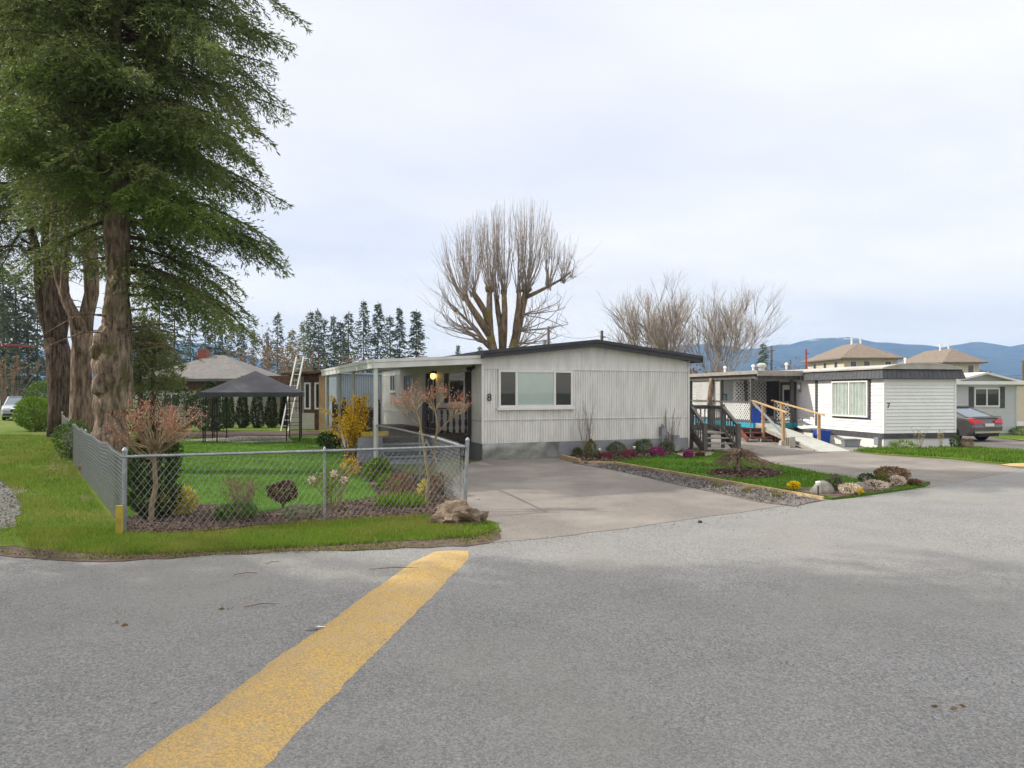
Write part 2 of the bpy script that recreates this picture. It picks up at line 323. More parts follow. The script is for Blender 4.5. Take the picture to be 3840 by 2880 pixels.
def fir_foliage(axis,z0,z1,nb,radius,rs,dens=1.0,azf=None,leaf=.12,wood=None,droop=.34,clump=0):
    """whorls of drooping limbs along axis(z); returns needle sprays"""
    out=[]; az=rs.rand()*6
    for i in range(nb):
        z=z0+(z1-z0)*((i+rs.rand())/nb); az+=2.399+rs.normal()*.2; L=radius(z,az)*(.72+.4*rs.rand())
        if L<.3: continue
        o=np.array(axis(z)); dh=np.array([math.cos(az),math.sin(az),0]); pr=np.array([-dh[1],dh[0],0]); rise=.42*rs.rand()-.08; droop=.22+.36*rs.rand()
        bend=rs.normal()*.22; ph=rs.rand()*6; fq=5+5*rs.rand()
        def pos(s): s=np.asarray(s)[:,None]; return o+dh*s*L+pr*(bend*s*s*L)+np.array([0,0,1])*(rise*s-droop*s*s)*L
        if wood is not None: wood.tube(pos(np.linspace(0,1,6)),[.012+.013*L*(1-s) for s in np.linspace(0,1,6)],4,cap=False)
        nc=int(L*clump)
        if nc:
            sc_=.2+.68*rs.rand(nc)**.8; cp=pos(sc_)+pr*(np.clip(rs.normal(size=(nc,1)),-1.5,1.5)*.25*L*(1.02-sc_[:,None]))+np.array([0,0,-1])*(.08+.22*rs.rand(nc,1)); kk=46
            pp=np.repeat(cp,kk,0)+rs.normal(size=(nc*kk,3))*np.array([.20,.20,.13]); out.append(kites(pp,(pp-np.repeat(cp,kk,0))*2.2+dh*.35+np.array([0,0,-.35])+rs.normal(size=(nc*kk,3))*.25,leaf*(.7+.6*rs.rand(nc*kk)),leaf*.25,rs))
        ns=int(L/.095*dens)
        for s in np.linspace(.16,1,max(ns,3)):
            for sd in (-1,1):
                if rs.rand()<.10: continue
                tl=(.30*L*(1-s)**.8+.30)*(.6+.6*rs.rand())*(.45+.8*abs(math.sin(fq*s+ph+sd*.6))); p0=pos([s])[0]
                td=dh*(.35+.4*rs.rand())+pr*sd*(.8*rs.rand()+.3)+np.array([0,0,-.2-.85*rs.rand()]); td/=np.linalg.norm(td)
                m=max(4,int(tl/.036*dens)); u=np.linspace(0,1,m)[:,None]
                pts=p0+td*u*tl+np.array([0,0,-.22])*u*u*tl
                lat=unit(np.cross(td,[0,0,1])+1e-6); sg=np.where(np.arange(m)%2==0,1,-1)[:,None]
                D=td+lat*sg*.7+rs.normal(size=(m,3))*.32
                out.append(kites(pts,D,leaf*(.75+.6*rs.rand(m)),leaf*.25,rs))
                out.append(kites(np.repeat(pts[-1:],4,0),td+rs.normal(size=(4,3))*.6,leaf*(.9+.6*rs.rand(4)),leaf*.22,rs))
    return np.concatenate(out)
def spruce_proto(seed,mat,barkm,sparse=1.0,wid=.16):
    """unit-height far conifer"""
    rs=np.random.RandomState(seed); t=thing('conifer_tree','x','tree',(0,0,0)); m=MB(); m.tube([(0,0,0),(.004,0,.5),(0,0,1)],[.009,.006,.002],6); q=[]
    nw=34
    for i in range(nw):
        z=.10+.89*(i/nw)**.92; rr=wid*(1-z)**.8*(.75+.5*rs.rand())+.012
        for k in range(8):
            if rs.rand()>sparse*.86: continue
            a=rs.rand()*6.283; L=rr*(.6+.55*rs.rand()); n=int(6+L*80); s=np.linspace(.1,1,n)[:,None]
            d=np.array([math.cos(a),math.sin(a),0]); p=d*s*L+np.array([0,0,1])*(z-.32*s*s*L+.1*s*L)
            q.append(kites(p,d+rs.normal(size=(n,3))*.6+[0,0,-.45],.030*(.7+.6*rs.rand(n)),.0095,rs))
    np_build('crown',np.concatenate(q),mat,t); m.build('trunk',barkm,t); return t
def inpoly(pts,poly):
    x,y=pts[:,0],pts[:,1]; r=np.zeros(len(pts),bool); n=len(poly)
    for i in range(n):
        (x0,y0),(x1,y1)=poly[i],poly[i-1]
        c=(y0>y)!=(y1>y); r^=c&(x<(x1-x0)*(y-y0)/(y1-y0+1e-12)+x0)
    return r
# ------------------------------------------------------------------ ground sheets
def dense(pts,step=.22,jit=.05,seed=0):
    out=[]; n=len(pts)
    for i in range(n):
        a,b_=Vector((*pts[i],0)),Vector((*pts[(i+1)%n],0)); k=max(1,int((b_-a).length/step)); k=min(k,260)
        for j in range(k):
            p=a.lerp(b_,j/k); q=Vector((p.x*1.7+seed,p.y*1.7,0)); r=Vector((p.x*6+seed,p.y*6,3))
            out.append((p.x+jit*(mnoise.noise(q)+.6*mnoise.noise(r)),p.y+jit*(mnoise.noise(q+Vector((9,9,0)))+.6*mnoise.noise(r+Vector((5,0,0))))))
    return out
def sheet(name,pts,z,mat,jit=.05,seed=0,kind='structure',step=.22):
    pl=dense(pts,step,jit,seed); V=[(x,y,z) for x,y in pl]; T=tessellate_polygon([[Vector(p) for p in V]])
    m=MB(); m.add(V,[t if (Vector(V[t[1]])-Vector(V[t[0]])).cross(Vector(V[t[2]])-Vector(V[t[0]])).z>0 else t[::-1] for t in T])
    n=len(V); m.add([(x,y,zz) for zz in (z,z-.05) for x,y,_ in V],[(i,(i+1)%n,n+(i+1)%n,n+i) for i in range(n)])
    return tag(m.build(name,mat,at=(0,0,0)),kind=kind)
# big ground sheet to the horizon
m=MB(); xs=[-6000,-600,-120,-40,-10,0,10,40,120,600,6000]; ys=[-600,-60,-20,0,20,60,120,600,2000,9000]
m.add([(x,y,0) for y in ys for x in xs],[(j*11+i,j*11+i+1,(j+1)*11+i+1,(j+1)*11+i) for j in range(9) for i in range(10)])
tag(m.build('ground',m_field,at=(0,0,0)),kind='structure')
gp=lambda L:[G(*p) for p in L]
yard=gp([(40,2060),(-700,2075),(-1500,1800),(-900,1560),(-300,1545),(120,1560)])+[(-26,45),(-9.5,42),(-4.6,20.5),(-2.6,19.6),(-1.9,17.)]+gp([(1640,1800),(1745,1925),(1850,1972),(1862,1995),(1800,2016),(1600,2032),(1300,2044),(1000,2062),(700,2075),(430,2082),(220,2072)])
sheet('road',[(-60,-40),(60,-40),(60,19.5),(22,20.0)]+gp([(3840,1758),(3640,1775),(3500,1800),(3440,1830),(3060,1872),(2900,1890),(2700,1880),(2300,1960),(1900,2000),(1600,2040),(1200,2062),(800,2085),(450,2103),(200,2092),(0,2072),(-500,2060),(-1600,2060)])+[(-60,9.3)],.012,m_asphalt,.05,1,step=.3)
sheet('driveway',gp([(1700,1900),(1700,1800)])+[(-1.2,20.5),(-.95,21.1),(6.2,24.1)]+gp([(2250,1716),(2140,1732),(2240,1745),(2560,1820),(2880,1890),(2990,1893),(2700,1934),(2350,1985),(2050,2022),(1790,2046),(1690,2030),(1690,1990)]),.018,m_drive,.05,2)
sheet('side_driveway',[(5.6,21.8),(6.6,28),(5,40),(10,42),(13.6,25)]+gp([(3200,1696),(3300,1708),(3560,1726),(3780,1750),(3840,1762),(3700,1790),(3560,1815),(3440,1840),(3330,1830),(2900,1745),(2640,1725)]),.016,m_drive,.05,3)
sheet('far_driveway',[(17.6,24.4),(30,24.2),(30,26.5),(21.5,27.0),(22.5,40),(17.8,40)],.014,m_drive,.05,4)
sheet('verge_soil',gp([(-60,2030),(200,2045),(450,2055),(800,2045),(1300,2020),(1700,2000),(1850,1960),(1880,1990),(1858,2030),(1760,2052),(1600,2058),(1250,2066),(800,2090),(450,2108),(200,2100),(-60,2085)]),.022,m_soil,.16,5)
sheet('grass_verge',yard,.028,m_verge,.15,6)
sheet('gravel_lane',gp([(-900,2010),(-50,2000),(40,1985),(78,1935),(70,1880),(30,1830),(-60,1770),(-400,1740),(-1500,1760)]),.036,m_gravel,.12,7)
for k,pp in enumerate(([(-90,1850),(20,1825),(95,1830),(80,1860),(10,1880),(-60,1900)],[(165,1760),(225,1690),(270,1720),(285,1775),(260,1790),(200,1775)],[(305,1865),(345,1855),(350,1890),(318,1892)])):
    sheet('dirt_patch',gp(pp),.033+.002*k,m_dirt,.38,8+k)
garden=gp([(470,1985),(445,1900),(330,1760),(300,1690),(420,1640),(640,1650),(1000,1640),(1230,1650)])+[(-8.2,31),(-6.4,27)]+gp([(1330,1740),(1400,1800),(1480,1870),(1400,1925),(1100,1935),(800,1950),(560,1970)])
sheet('lawn',garden,.036,m_lawn,.06,12)
sheet('garden_bed',gp([(466,2008),(470,1960),(560,1905),(650,1895),(830,1902),(1000,1935),(1100,1900),(1200,1905),(1330,1890),(1420,1868),(1370,1800),(1300,1750),(1340,1715),(1420,1730),(1480,1760),(1560,1790),(1640,1790),(1738,1905),(1730,1935),(1500,1950),(1180,1965),(900,1985),(640,2015)]),.048,m_mulch,.06,13)
sheet('shrub_bed',gp([(280,1700),(330,1660),(520,1640),(700,1625),(1200,1618),(1230,1632),(700,1645),(560,1690),(420,1760),(360,1790)]),.046,m_mulch,.1,14)
sheet('patio_slab',gp([(690,1655),(900,1640),(1075,1640),(1100,1660),(900,1663)]),.05,m_paver,.03,15)
# the front island
Z=lambda L:[G(*p) for p in L]
island=gp([(2300,1742),(2240,1728)])+[(3.0,22.7),(6.0,24.0),(7.6,23.6)]+gp([(2780,1722),(2900,1745),(3090,1782),(3300,1815),(3440,1828),(3488,1819),(3470,1830),(3280,1857),(3120,1878),(3080,1874),(2700,1808)])
sheet('front_lawn',island,.05,m_lawn,.03,16)
sheet('flower_bed',gp([(2930,1838),(3010,1838),(3130,1846),(3250,1822),(3390,1800),(3488,1815),(3300,1852),(3130,1876),(3080,1872)]),.058,m_soil,.05,17)
sheet('foundation_bed',[(2.05,22.6),(6.6,24.5),(7.0,23.75)]+gp([(2560,1706),(2440,1722),(2310,1737),(2180,1738),(2110,1722)]),.062,m_mulch,.05,18)
sheet('paver_path',gp([(2520,1702),(2600,1692),(2680,1703),(2660,1716),(2560,1718)]),.068,m_paver,.03,19)
ring=[G(2795+140*math.cos(a),1783+19*math.sin(a)) for a in [k*PI/10 for k in range(20)]]
sheet('mulch_ring',ring,.062,m_mulch,.06,20)
sheet('gravel_strip',gp([(2150,1740),(2260,1743),(2420,1765),(2700,1815),(3085,1880),(2985,1903),(2880,1893),(2560,1825),(2300,1765)]),.03,m_gravel2,.09,21)
sheet('roadside_lawn',gp([(3190,1694),(3290,1690)])+[(13.7,25.2),(17.3,25.2),(18,24.6),(30,24.0),(60,23.5),(60,20.6)]+gp([(3840,1748),(3560,1721),(3300,1706)]),.03,m_verge,.05,22)
sheet('neighbour_lawn',[(21.6,28.5),(30,27.2),(32,36),(23,36)],.03,m_verge,.05,23)
# timber edging: two planks round the front lawn and bed
def plank(label,pts,w=.045,h=.075):
    m=MB()
    for a,b_ in zip(pts,pts[1:]): m.bar((*a,h/2+.02),(*b_,h/2+.02),w,h)
    return tag(m.build('timber_edging',m_timber,at=(*pts[0],0)),label,'edging','timber edging boards')
plank('long pale timber board edging the front lawn beside the gravel strip',gp([(2306,1743),(2700,1812),(3088,1881)]))
plank('short timber board edging the foundation bed at the end of the gravel',gp([(2180,1741),(2303,1742)]))
plank('dark end board of the foundation bed next to the driveway',gp([(2105,1722),(2176,1741)]),.06,.13)
# speed bumps
def speedbump(label,L0,L1,R0,R1,hgt,seed):
    m=MB(); nx,ny=14,170; L0,L1,R0,R1=map(lambda p:Vector((*p,0)),(L0,L1,R0,R1)); V=[]
    for j in range(ny+1):
        t=j/ny; a=L0.lerp(L1,t); b_=R0.lerp(R1,t); e=min(1,(1-t)*14)
        for i in range(nx+1):
            s=i/nx; edge=.045*mnoise.noise(Vector((t*9+seed,s*1.0,0)))+.024*mnoise.noise(Vector((t*40+seed,round(s),4)))+.014*mnoise.noise(Vector((t*110+seed,round(s),8)))
            cx=(1-e)*.35; ss=.5+(s-.5)*(1-cx); p=a.lerp(b_,ss); dirn=(b_-a).normalized(); p=p+dirn*edge
            z=.014+hgt*(1-(2*s-1)**2)**.7*math.sqrt(max(0,e))*(.92+.16*mnoise.noise(Vector((p.x*2,p.y*2,seed))))
            V.append((p.x,p.y,z))
    m.add(V,[(j*(nx+1)+i,j*(nx+1)+i+1,(j+1)*(nx+1)+i+1,(j+1)*(nx+1)+i) for j in range(ny) for i in range(nx)])
    return tag(m.build('speed_bump',m_yel,at=(V[0][0],V[0][1],0),smooth=True),label,'speed bump','yellow speed bumps')
def ext(a,b_,t): return (a[0]+(b_[0]-a[0])*t,a[1]+(b_[1]-a[1])*t)
l0,l1,r0,r1=G(705,2718),G(1602,2072),G(1150,2718),G(1790,2068)
speedbump('long worn yellow painted speed bump crossing the near road',ext(l0,l1,-.55),l1,ext(r0,r1,-.55),r1,.06,0)
speedbump('bright yellow speed bump far down the lane beyond the roadside lawn',(18,19.0),(14.05,19.4),(18,19.7),(14.05,20.05),.06,5)
# ------------------------------------------------------------------ grass tufts (uncountable)
def blades(polys,n,seed,h0,h1,w,holes=(),z=.03):
    rs=np.random.RandomState(seed); out=[]
    for poly,share in polys:
        k=int(n*share); pa=np.array(poly); lo,hi=pa.min(0),pa.max(0); got=0; tries=0
        lo[1]=max(lo[1],3.9); 
        while got<k and tries<60:
            tries+=1; q=lo+(hi-lo)*rs.rand(k*2,2); q=q[rs.rand(len(q))<np.minimum(1,(9.5/np.maximum(q[:,1],9.5))**1.3)]
            q=q[np.abs(q[:,0])<q[:,1]*.78+.5]; q=q[inpoly(q,poly)]
            q=q[(np.sin(q[:,0]*2.1+np.sin(q[:,1]*2.7)*1.3)+np.sin(q[:,1]*3.3+q[:,0]*1.1)+rs.normal(size=len(q))*.8)>-1.25]
            for hpoly in holes: q=q[~inpoly(q,hpoly)]
            q=q[:k-got]; got+=len(q)
            if not len(q): continue
            p=np.column_stack([q,np.full(len(q),z)]); far=np.minimum(2.2,np.maximum(1,q[:,1]/12)); H=(h0+(h1-h0)*rs.rand(len(q)))*np.minimum(1.25,far); a=rs.rand(len(q))*6.283
            s=np.column_stack([np.cos(a),np.sin(a),a*0])*(w*far)[:,None]/2; tip=p+np.column_stack([rs.normal(size=(len(q),2))*.35*H[:,None],H])
            out.append(np.stack([p-s,p+s,tip],1))
    return np.concatenate(out)
bed=gp([(466,2008),(470,1960),(560,1905),(830,1902),(1000,1935),(1420,1868),(1340,1740),(1560,1790),(1640,1790),(1738,1905),(1730,1935),(1180,1965),(640,2015)])
patches=[gp([(165,1760),(225,1690),(270,1720),(285,1775),(260,1790),(200,1775)]),gp([(-90,1850),(20,1825),(95,1830),(80,1860),(10,1880),(-60,1900)]),gp([(305,1865),(345,1855),(350,1890),(318,1892)]),gp([(-900,2010),(-50,2000),(40,1985),(78,1935),(70,1880),(30,1830),(-60,1770),(-400,1740),(-1500,1760)])]
front=gp([(100,2070),(60,1990),(440,1990),(640,2010),(1180,1965),(1740,1925),(1850,1975),(1858,1995),(1790,2020),(1300,2050),(800,2078),(430,2090)])
left=gp([(-250,1620),(225,1640),(300,1790),(440,1990),(440,2030),(60,2050),(-250,2050)])
tag(np_build('grass',np.concatenate([blades([(front,.62),(left,.38)],76000,1,.02,.08,.012,[bed]+patches[3:]),]),m_blade,at=(0,10,0)),kind='stuff')
tag(np_build('dry_grass',blades([(front,.6),(left,.4)],14000,2,.02,.06,.012,[bed]),m_blade2,at=(0,10,0)),kind='stuff')
tag(np_build('lawn_grass',np.concatenate([blades([(garden,.65)],40000,3,.025,.05,.012,[bed],.036),blades([(island,.3)],36000,4,.03,.06,.013,[ring,gp([(2930,1838),(3010,1838),(3250,1822),(3488,1815),(3130,1876),(3080,1872)])],.05),blades([(gp([(3200,1694),(3310,1686),(3640,1683),(3840,1695),(3840,1746),(3560,1719),(3300,1704)]),1.)],9000,5,.05,.11,.02,(),.03)]),m_lawnblade,at=(0,20,0)),kind='stuff')

# loose bark chips and crumbs on the beds, scattered stones on the gravel
def crumbs(polys,n,seed,size,z,flat=.35):
    q=blades(polys,n,seed,.01,.02,.01,(),z)[:,2,:]; rs=np.random.RandomState(seed); k=len(q); q[:,2]=z+.004+rs.rand(k)*.015
    return kites(q,rs.normal(size=(k,3))*[1,1,flat],size*(.5+rs.rand(k))*np.minimum(1.8,np.maximum(1,q[:,1]/13)),size*.5*(.5+rs.rand(k))*np.minimum(1.8,np.maximum(1,q[:,1]/13)),rs)
m_chip=leafmat('bark_chip',(.03,.02,.015),(.20,.135,.10),.0,.9); m_stone=leafmat('gravel_stone',(.10,.093,.084),(.215,.20,.185),0,.9)
tag(np_build('bark_mulch',np.concatenate([crumbs([(bed,1.)],9000,11,.05,.05),crumbs([(ring,1.)],1500,12,.06,.066),crumbs([([(2.05,22.6),(6.6,24.5),(7.0,23.75)]+gp([(2560,1706),(2440,1722),(2310,1737),(2180,1738),(2110,1722)]),1.)],1800,13,.06,.066)]),m_chip,at=(0,12,0)),kind='stuff')
tag(np_build('loose_gravel',np.concatenate([crumbs([(gp([(2150,1740),(2260,1743),(2420,1765),(2700,1815),(3085,1880),(2985,1903),(2880,1893),(2560,1825),(2300,1765)]),1.)],4500,14,.045,.032,.6),crumbs([(gp([(-300,2010),(-50,2000),(40,1985),(85,1935),(75,1880),(30,1830),(-60,1770),(-300,1740)]),1.)],2500,15,.045,.037,.6)]),m_stone,at=(0,12,0)),kind='stuff')
soilpoly=gp([(0,2070),(200,2080),(450,2088),(800,2078),(1300,2054),(1700,2030),(1860,1985),(1880,1995),(1850,2035),(1600,2060),(800,2092),(450,2108),(200,2100),(0,2085)])
tag(np_build('verge_debris',crumbs([(soilpoly,1.)],1300,16,.03,.026),m_chip,at=(0,9,0)),kind='stuff')
tag(np_build('sparse_grass',blades([(soilpoly,1.)],1500,17,.02,.05,.012,(),.022),m_blade2,at=(0,9,0)),kind='stuff')

roadpoly=gp([(0,2880),(3840,2880),(3840,1800),(3500,1850),(3000,1905),(2300,2020),(1850,2070),(800,2110),(0,2110)])
tag(np_build('road_grit',np.concatenate([crumbs([(roadpoly,1.)],420,21,.018,.014,.6),crumbs([(gp([(1700,2050),(2350,1985),(2990,1895),(3060,1880),(2990,1925),(2350,2010),(1850,2062)]),1.)],500,22,.02,.02,.6)]),m_stone,at=(0,6,0)),kind='stuff')
# ------------------------------------------------------------------ building helpers
def ribwall(m,f,s0,s1,z0,z1,pitch=.09,dep=.017,top=None):
    n=int((s1-s0)/pitch); 
    pr=[]
    for i in range(n):
        a=s0+i*pitch
        for q,o in ((0,0),(.62,0),(.70,-dep),(.92,-dep)): pr.append((a+q*pitch,o))
    pr.append((s1,0))
    V=[f.pt(s,o,z0) for s,o in pr]+[f.pt(s,o,top(s) if top else z1) for s,o in pr]; k=len(pr)
    m.add(V,[(i,i+1,k+i+1,k+i) for i in range(k-1)])
def lapwall(m,f,s0,s1,z0,z1,expo=.13,dep=.014,lim=None,drop=0):
    z=z0
    while z<z1-1e-4:
        zt=min(z+expo,z1); a0,b0=lim(z) if lim else (s0,s1); a1,b1=lim(zt) if lim else (s0,s1)
        if a0<b0:
            V=[f.pt(a0,dep,z),f.pt(b0,dep,z),f.pt(b1,0.002,zt),f.pt(a1,0.002,zt),f.pt(a0,0,z),f.pt(b0,0,z)]
            m.add(V,[(0,1,2,3),(4,5,1,0)])
        z=zt
def window(f,s0,s1,z0,z1,parent,fm,fw=.05,proud=.06,mull=(),back=(m_dark,),sill=None,name='window'):
    """frame (part), panes and blinds (sub-parts)"""
    m=MB()
    m.fbox(f,s0,s1,0,proud,z1-fw,z1).fbox(f,s0,s1,0,proud,z0,z0+fw).fbox(f,s0,s0+fw,0,proud,z0+fw,z1-fw).fbox(f,s1-fw,s1,0,proud,z0+fw,z1-fw)
    for q in mull: m.fbox(f,q-fw*.5,q+fw*.5,0,proud-.004,z0+fw,z1-fw)
    fl=f.u[1]*f.n[0]-f.u[0]*f.n[1]<0
    w=m.build(name,fm,parent,at=f.pt((s0+s1)/2,0,z0)); ed=[s0+fw]+[x for q in mull for x in (q-fw*.5,q+fw*.5)]+[s1-fw]
    for i in range(len(ed)//2):
        a,b_=(ed[2*i+1],ed[2*i]) if fl else (ed[2*i],ed[2*i+1]); bk=back[i%len(back)]
        MB().quad(f.pt(a,proud-.008,z0+fw),f.pt(b_,proud-.008,z0+fw),f.pt(b_,proud-.008,z1-fw),f.pt(a,proud-.008,z1-fw)).build('pane',m_glass,w)
        g=MB()
        if bk is m_blind:
            z=z0+fw
            while z<z1-fw-.005:
                g.quad(f.pt(a,.024,z),f.pt(b_,.024,z),f.pt(b_,.036,min(z+.045,z1-fw)),f.pt(a,.036,min(z+.045,z1-fw))); z+=.042
            g.build('blind',bk,w)
        elif bk is m_curtain:
            k=40; pr=[(a+(b_-a)*j/k,.028+(proud-.045)*(.5+.5*math.sin(j*.95+i+.6*math.sin(j*.7)))) for j in range(k+1)]
            g.add([f.pt(s,o,z0+fw) for s,o in pr]+[f.pt(s,o,z1-fw) for s,o in pr],[(j,j+1,k+2+j,k+1+j) for j in range(k)]); g.build('curtain',bk,w)
        else: g.quad(f.pt(a,.024,z0+fw),f.pt(b_,.024,z0+fw),f.pt(b_,.024,z1-fw),f.pt(a,.024,z1-fw)).build('dark_interior',bk,w)
    if sill: MB().fbox(f,s0-.05,s1+.05,0,.09,z0-.07,z0-.002).build('sill',sill,w)
    return w
def number(txt,f,s,z,h,parent,mat):
    cu=bpy.data.curves.new('t','FONT'); cu.body=txt; cu.size=h/.72; cu.extrude=.006; cu.align_x='CENTER'
    o=bpy.data.objects.new('t',cu); C.objects.link(o); bpy.context.view_layer.update()
    me=bpy.data.meshes.new_from_object(o.evaluated_get(bpy.context.evaluated_depsgraph_get())); bpy.data.objects.remove(o)
    m=MB(); 
    for v in me.vertices: m.v.append(f.pt(s+v.co.x,.03+v.co.z,z+v.co.y))
    m.f=[tuple(p.vertices) for p in me.polygons]; return m.build('house_number',mat,parent)
# ================================================================== the ribbed mobile home (number 8)
CX,CY=-.91,21.16; UX,UY=.9195,.3932
F8=Fr(CX,CY,UX,UY,UY,-UX); S8=Fr(CX,CY,-UY,UX,-UX,-UY)      # front wall, porch side wall
W8,L8=7.7,13.6; zs,zb,zm,ze,zr=.515,1.237,2.80,3.18,3.60
h8=thing('mobile_home','grey-white mobile home with vertical ribbed siding and dark roof edge, number 8 on the front','mobile home',(CX,CY,0))
def roofz(s): return ze+(zr-ze)*(1-abs(s-W8/2)/(W8/2))
core=MB(); B8=[F8.pt(0.02,-.03,0),F8.pt(W8-.02,-.03,0)]; 
V=[F8.pt(s,-o,z) for o in (.03,L8-.02) for s,z in ((.03,.0),(W8-.03,.0),(W8-.03,ze),(W8/2,zr),(.03,ze))]
core.add(V,[(0,1,2,3,4),(9,8,7,6,5),(0,5,6,1),(1,6,7,2),(2,7,8,3),(3,8,9,4),(4,9,5,0)])
core.build('wall_core',m_siding,h8)
m=MB(); ribwall(m,F8,0,W8,zs,zb-.012); ribwall(m,F8,0,W8,zb+.012,zm)
m.fbox(F8,0,W8,-.01,.018,zb-.012,zb+.012); m.fbox(F8,0,W8,-.01,.02,zm,zm+.03)
def lim8(z):
    if z<=ze: return (0,W8)
    q=(z-ze)/(zr-ze)*W8/2; return (q,W8-q)
lapwall(m,F8,0,W8,zm+.03,zr-.02,.10,.010,lim8); m.fbox(F8,3.45,3.475,0,.022,zm+.03,ze+.25)
m.fbox(F8,-.03,.05,-.05,.03,zs,ze); m.fbox(F8,W8-.05,W8+.01,-.05,.03,zs,ze)
m.build('front_wall',m_siding,h8)
m=MB(); ribwall(m,S8,.06,L8,zs,zb-.012); ribwall(m,S8,.06,L8,zb+.012,2.86); lapwall(m,S8,.06,L8,2.86,ze,.1,.012); m.fbox(S8,.06,L8,-.01,.018,zb-.012,zb+.012)
m.fbox(S8,L8-.05,L8+.02,-.05,.04,zs,ze)
m.build('side_wall',m_siding,h8)
SE=Fr(*F8.pt(W8,0,0)[:2],-UY,UX,UX,UY); m=MB(); ribwall(m,SE,.05,L8,zs,ze-.02); m.build('side_wall',m_siding,h8)
m=MB(); sg=F8.s(2097); m.fbox(F8,sg,W8-.03,-.02,.0,.0,zs-.004); m.fbox(S8,.05,L8,-.02,.0,0,zs-.004); m.fbox(SE,.05,L8,-.02,0,0,zs-.004); m.build('skirting',m_skirt,h8)
m=MB(); k=26; pr=[(sg*j/k,.012+.03*mnoise.noise(Vector((j*.35,0,2)))) for j in range(k+1)]   # dented sheet
rows=[(.0,0),(.15,.02),(.3,-.02),(.43,.02),(zs-.006,0)]
m.add([F8.pt(s,o+oo*mnoise.noise(Vector((s*2,z*5,7)))*2,z) for z,oo in rows for s,o in pr],[(r*(k+1)+j,r*(k+1)+j+1,(r+1)*(k+1)+j+1,(r+1)*(k+1)+j) for r in range(4) for j in range(k)])
m.build('metal_skirt_panel',m_galv,h8,smooth=True)
# roof with dark two-step edge
m=MB(); o0,o1=.30,-(L8+.2); sl=-.03; sr=W8+.32
def rz(s): return roofz(min(max(s,0),W8))-(.03 if s<0 or s>W8 else 0)+.1
for a,b_ in ((sl,W8/2),(W8/2,sr)):
    V=[F8.pt(s,o,rz(s)+d) for d in (-.10,.06) for s,o in ((a,o0-.03),(b_,o0-.03),(b_,o1),(a,o1))]
    m.add(V,[(0,1,2,3),(4,7,6,5),(0,4,5,1),(1,5,6,2),(2,6,7,3),(3,7,4,0)])
rf=m.build('roof',m_roof,h8)
m=MB()
for a,b_ in ((sl-.04,W8/2),(W8/2,sr+.02)):
    for (zl,zh,oo) in ((-.13,.0,o0),(.002,.10,o0+.035)):
        V=[F8.pt(s,o,rz(s)+d) for o in (oo-.03,oo) for s,d in ((a,zl),(b_,zl),(b_,zh),(a,zh))]
        m.add(V,[(0,3,2,1),(4,5,6,7),(0,1,5,4),(1,2,6,5),(2,3,7,6),(3,0,4,7)])
for s in (sl-.045,sr+.022):
    V=[F8.pt(s+d,o,rz(s)+q) for d in (-.015,.015) for o,q in ((o0+.03,-.13),(o0+.03,.1),(o1,.1),(o1,-.13))]
    m.add(V,[(0,3,2,1),(4,5,6,7),(0,1,5,4),(1,2,6,5),(2,3,7,6),(3,0,4,7)])
m.build('fascia',m_fascia,rf)
s_=F8.s; zz=F8.z
window(F8,s_(1867),s_(2146),zz(1900,1529),zz(1900,1386),h8,m_white,.075,.06,(s_(1935),s_(2078)),(m_dark,m_blind,m_dark),m_white)
number('8',F8,s_(1834),zz(1834,1503),.23,h8,m_black)
q=S8.s; qz=S8.z
window(S8,q(1745),q(1688),qz(1715,1513),qz(1715,1397),h8,m_white,.05,.05,(),(m_dark,),m_white)
for a,b_ in ((1768,1747),(1686,1668)): MB().fbox(S8,q(a),q(b_),0,.03,qz(1715,1513),qz(1715,1397)).build('shutter',m_darkbrown,h8)
window(S8,q(1553),q(1517),qz(1535,1472),qz(1535,1404),h8,m_white,.05,.05,((q(1553)+q(1517))/2,),(m_dark,),m_white)
window(S8,q(1484),q(1465),qz(1475,1468),qz(1475,1405),h8,m_white,.05,.05,((q(1484)+q(1465))/2,),(m_dark,),m_white)
a,b_=q(1634),q(1601); m=MB(); m.fbox(S8,a,a+.07,0,.06,.75,2.80).fbox(S8,b_-.22,b_,0,.06,.75,2.80).fbox(S8,a+.07,b_-.22,0,.06,2.72,2.80)
dr=m.build('door',m_darkbrown,h8); 
m=MB(); m.fbox(S8,a+.07,b_-.22,.0,.03,.75,2.72); m.build('door_leaf',m_darkbrown,dr)
m=MB()
for z0,z1 in ((.95,1.55),(1.65,2.6)): m.fbox(S8,a+.16,b_-.30,.03,.05,z1-.03,z1).fbox(S8,a+.16,b_-.30,.03,.05,z0,z0+.03).fbox(S8,a+.16,a+.20,.03,.05,z0+.03,z1-.03).fbox(S8,b_-.34,b_-.30,.03,.05,z0+.03,z1-.03)
m.build('door_trim',m_white,dr)
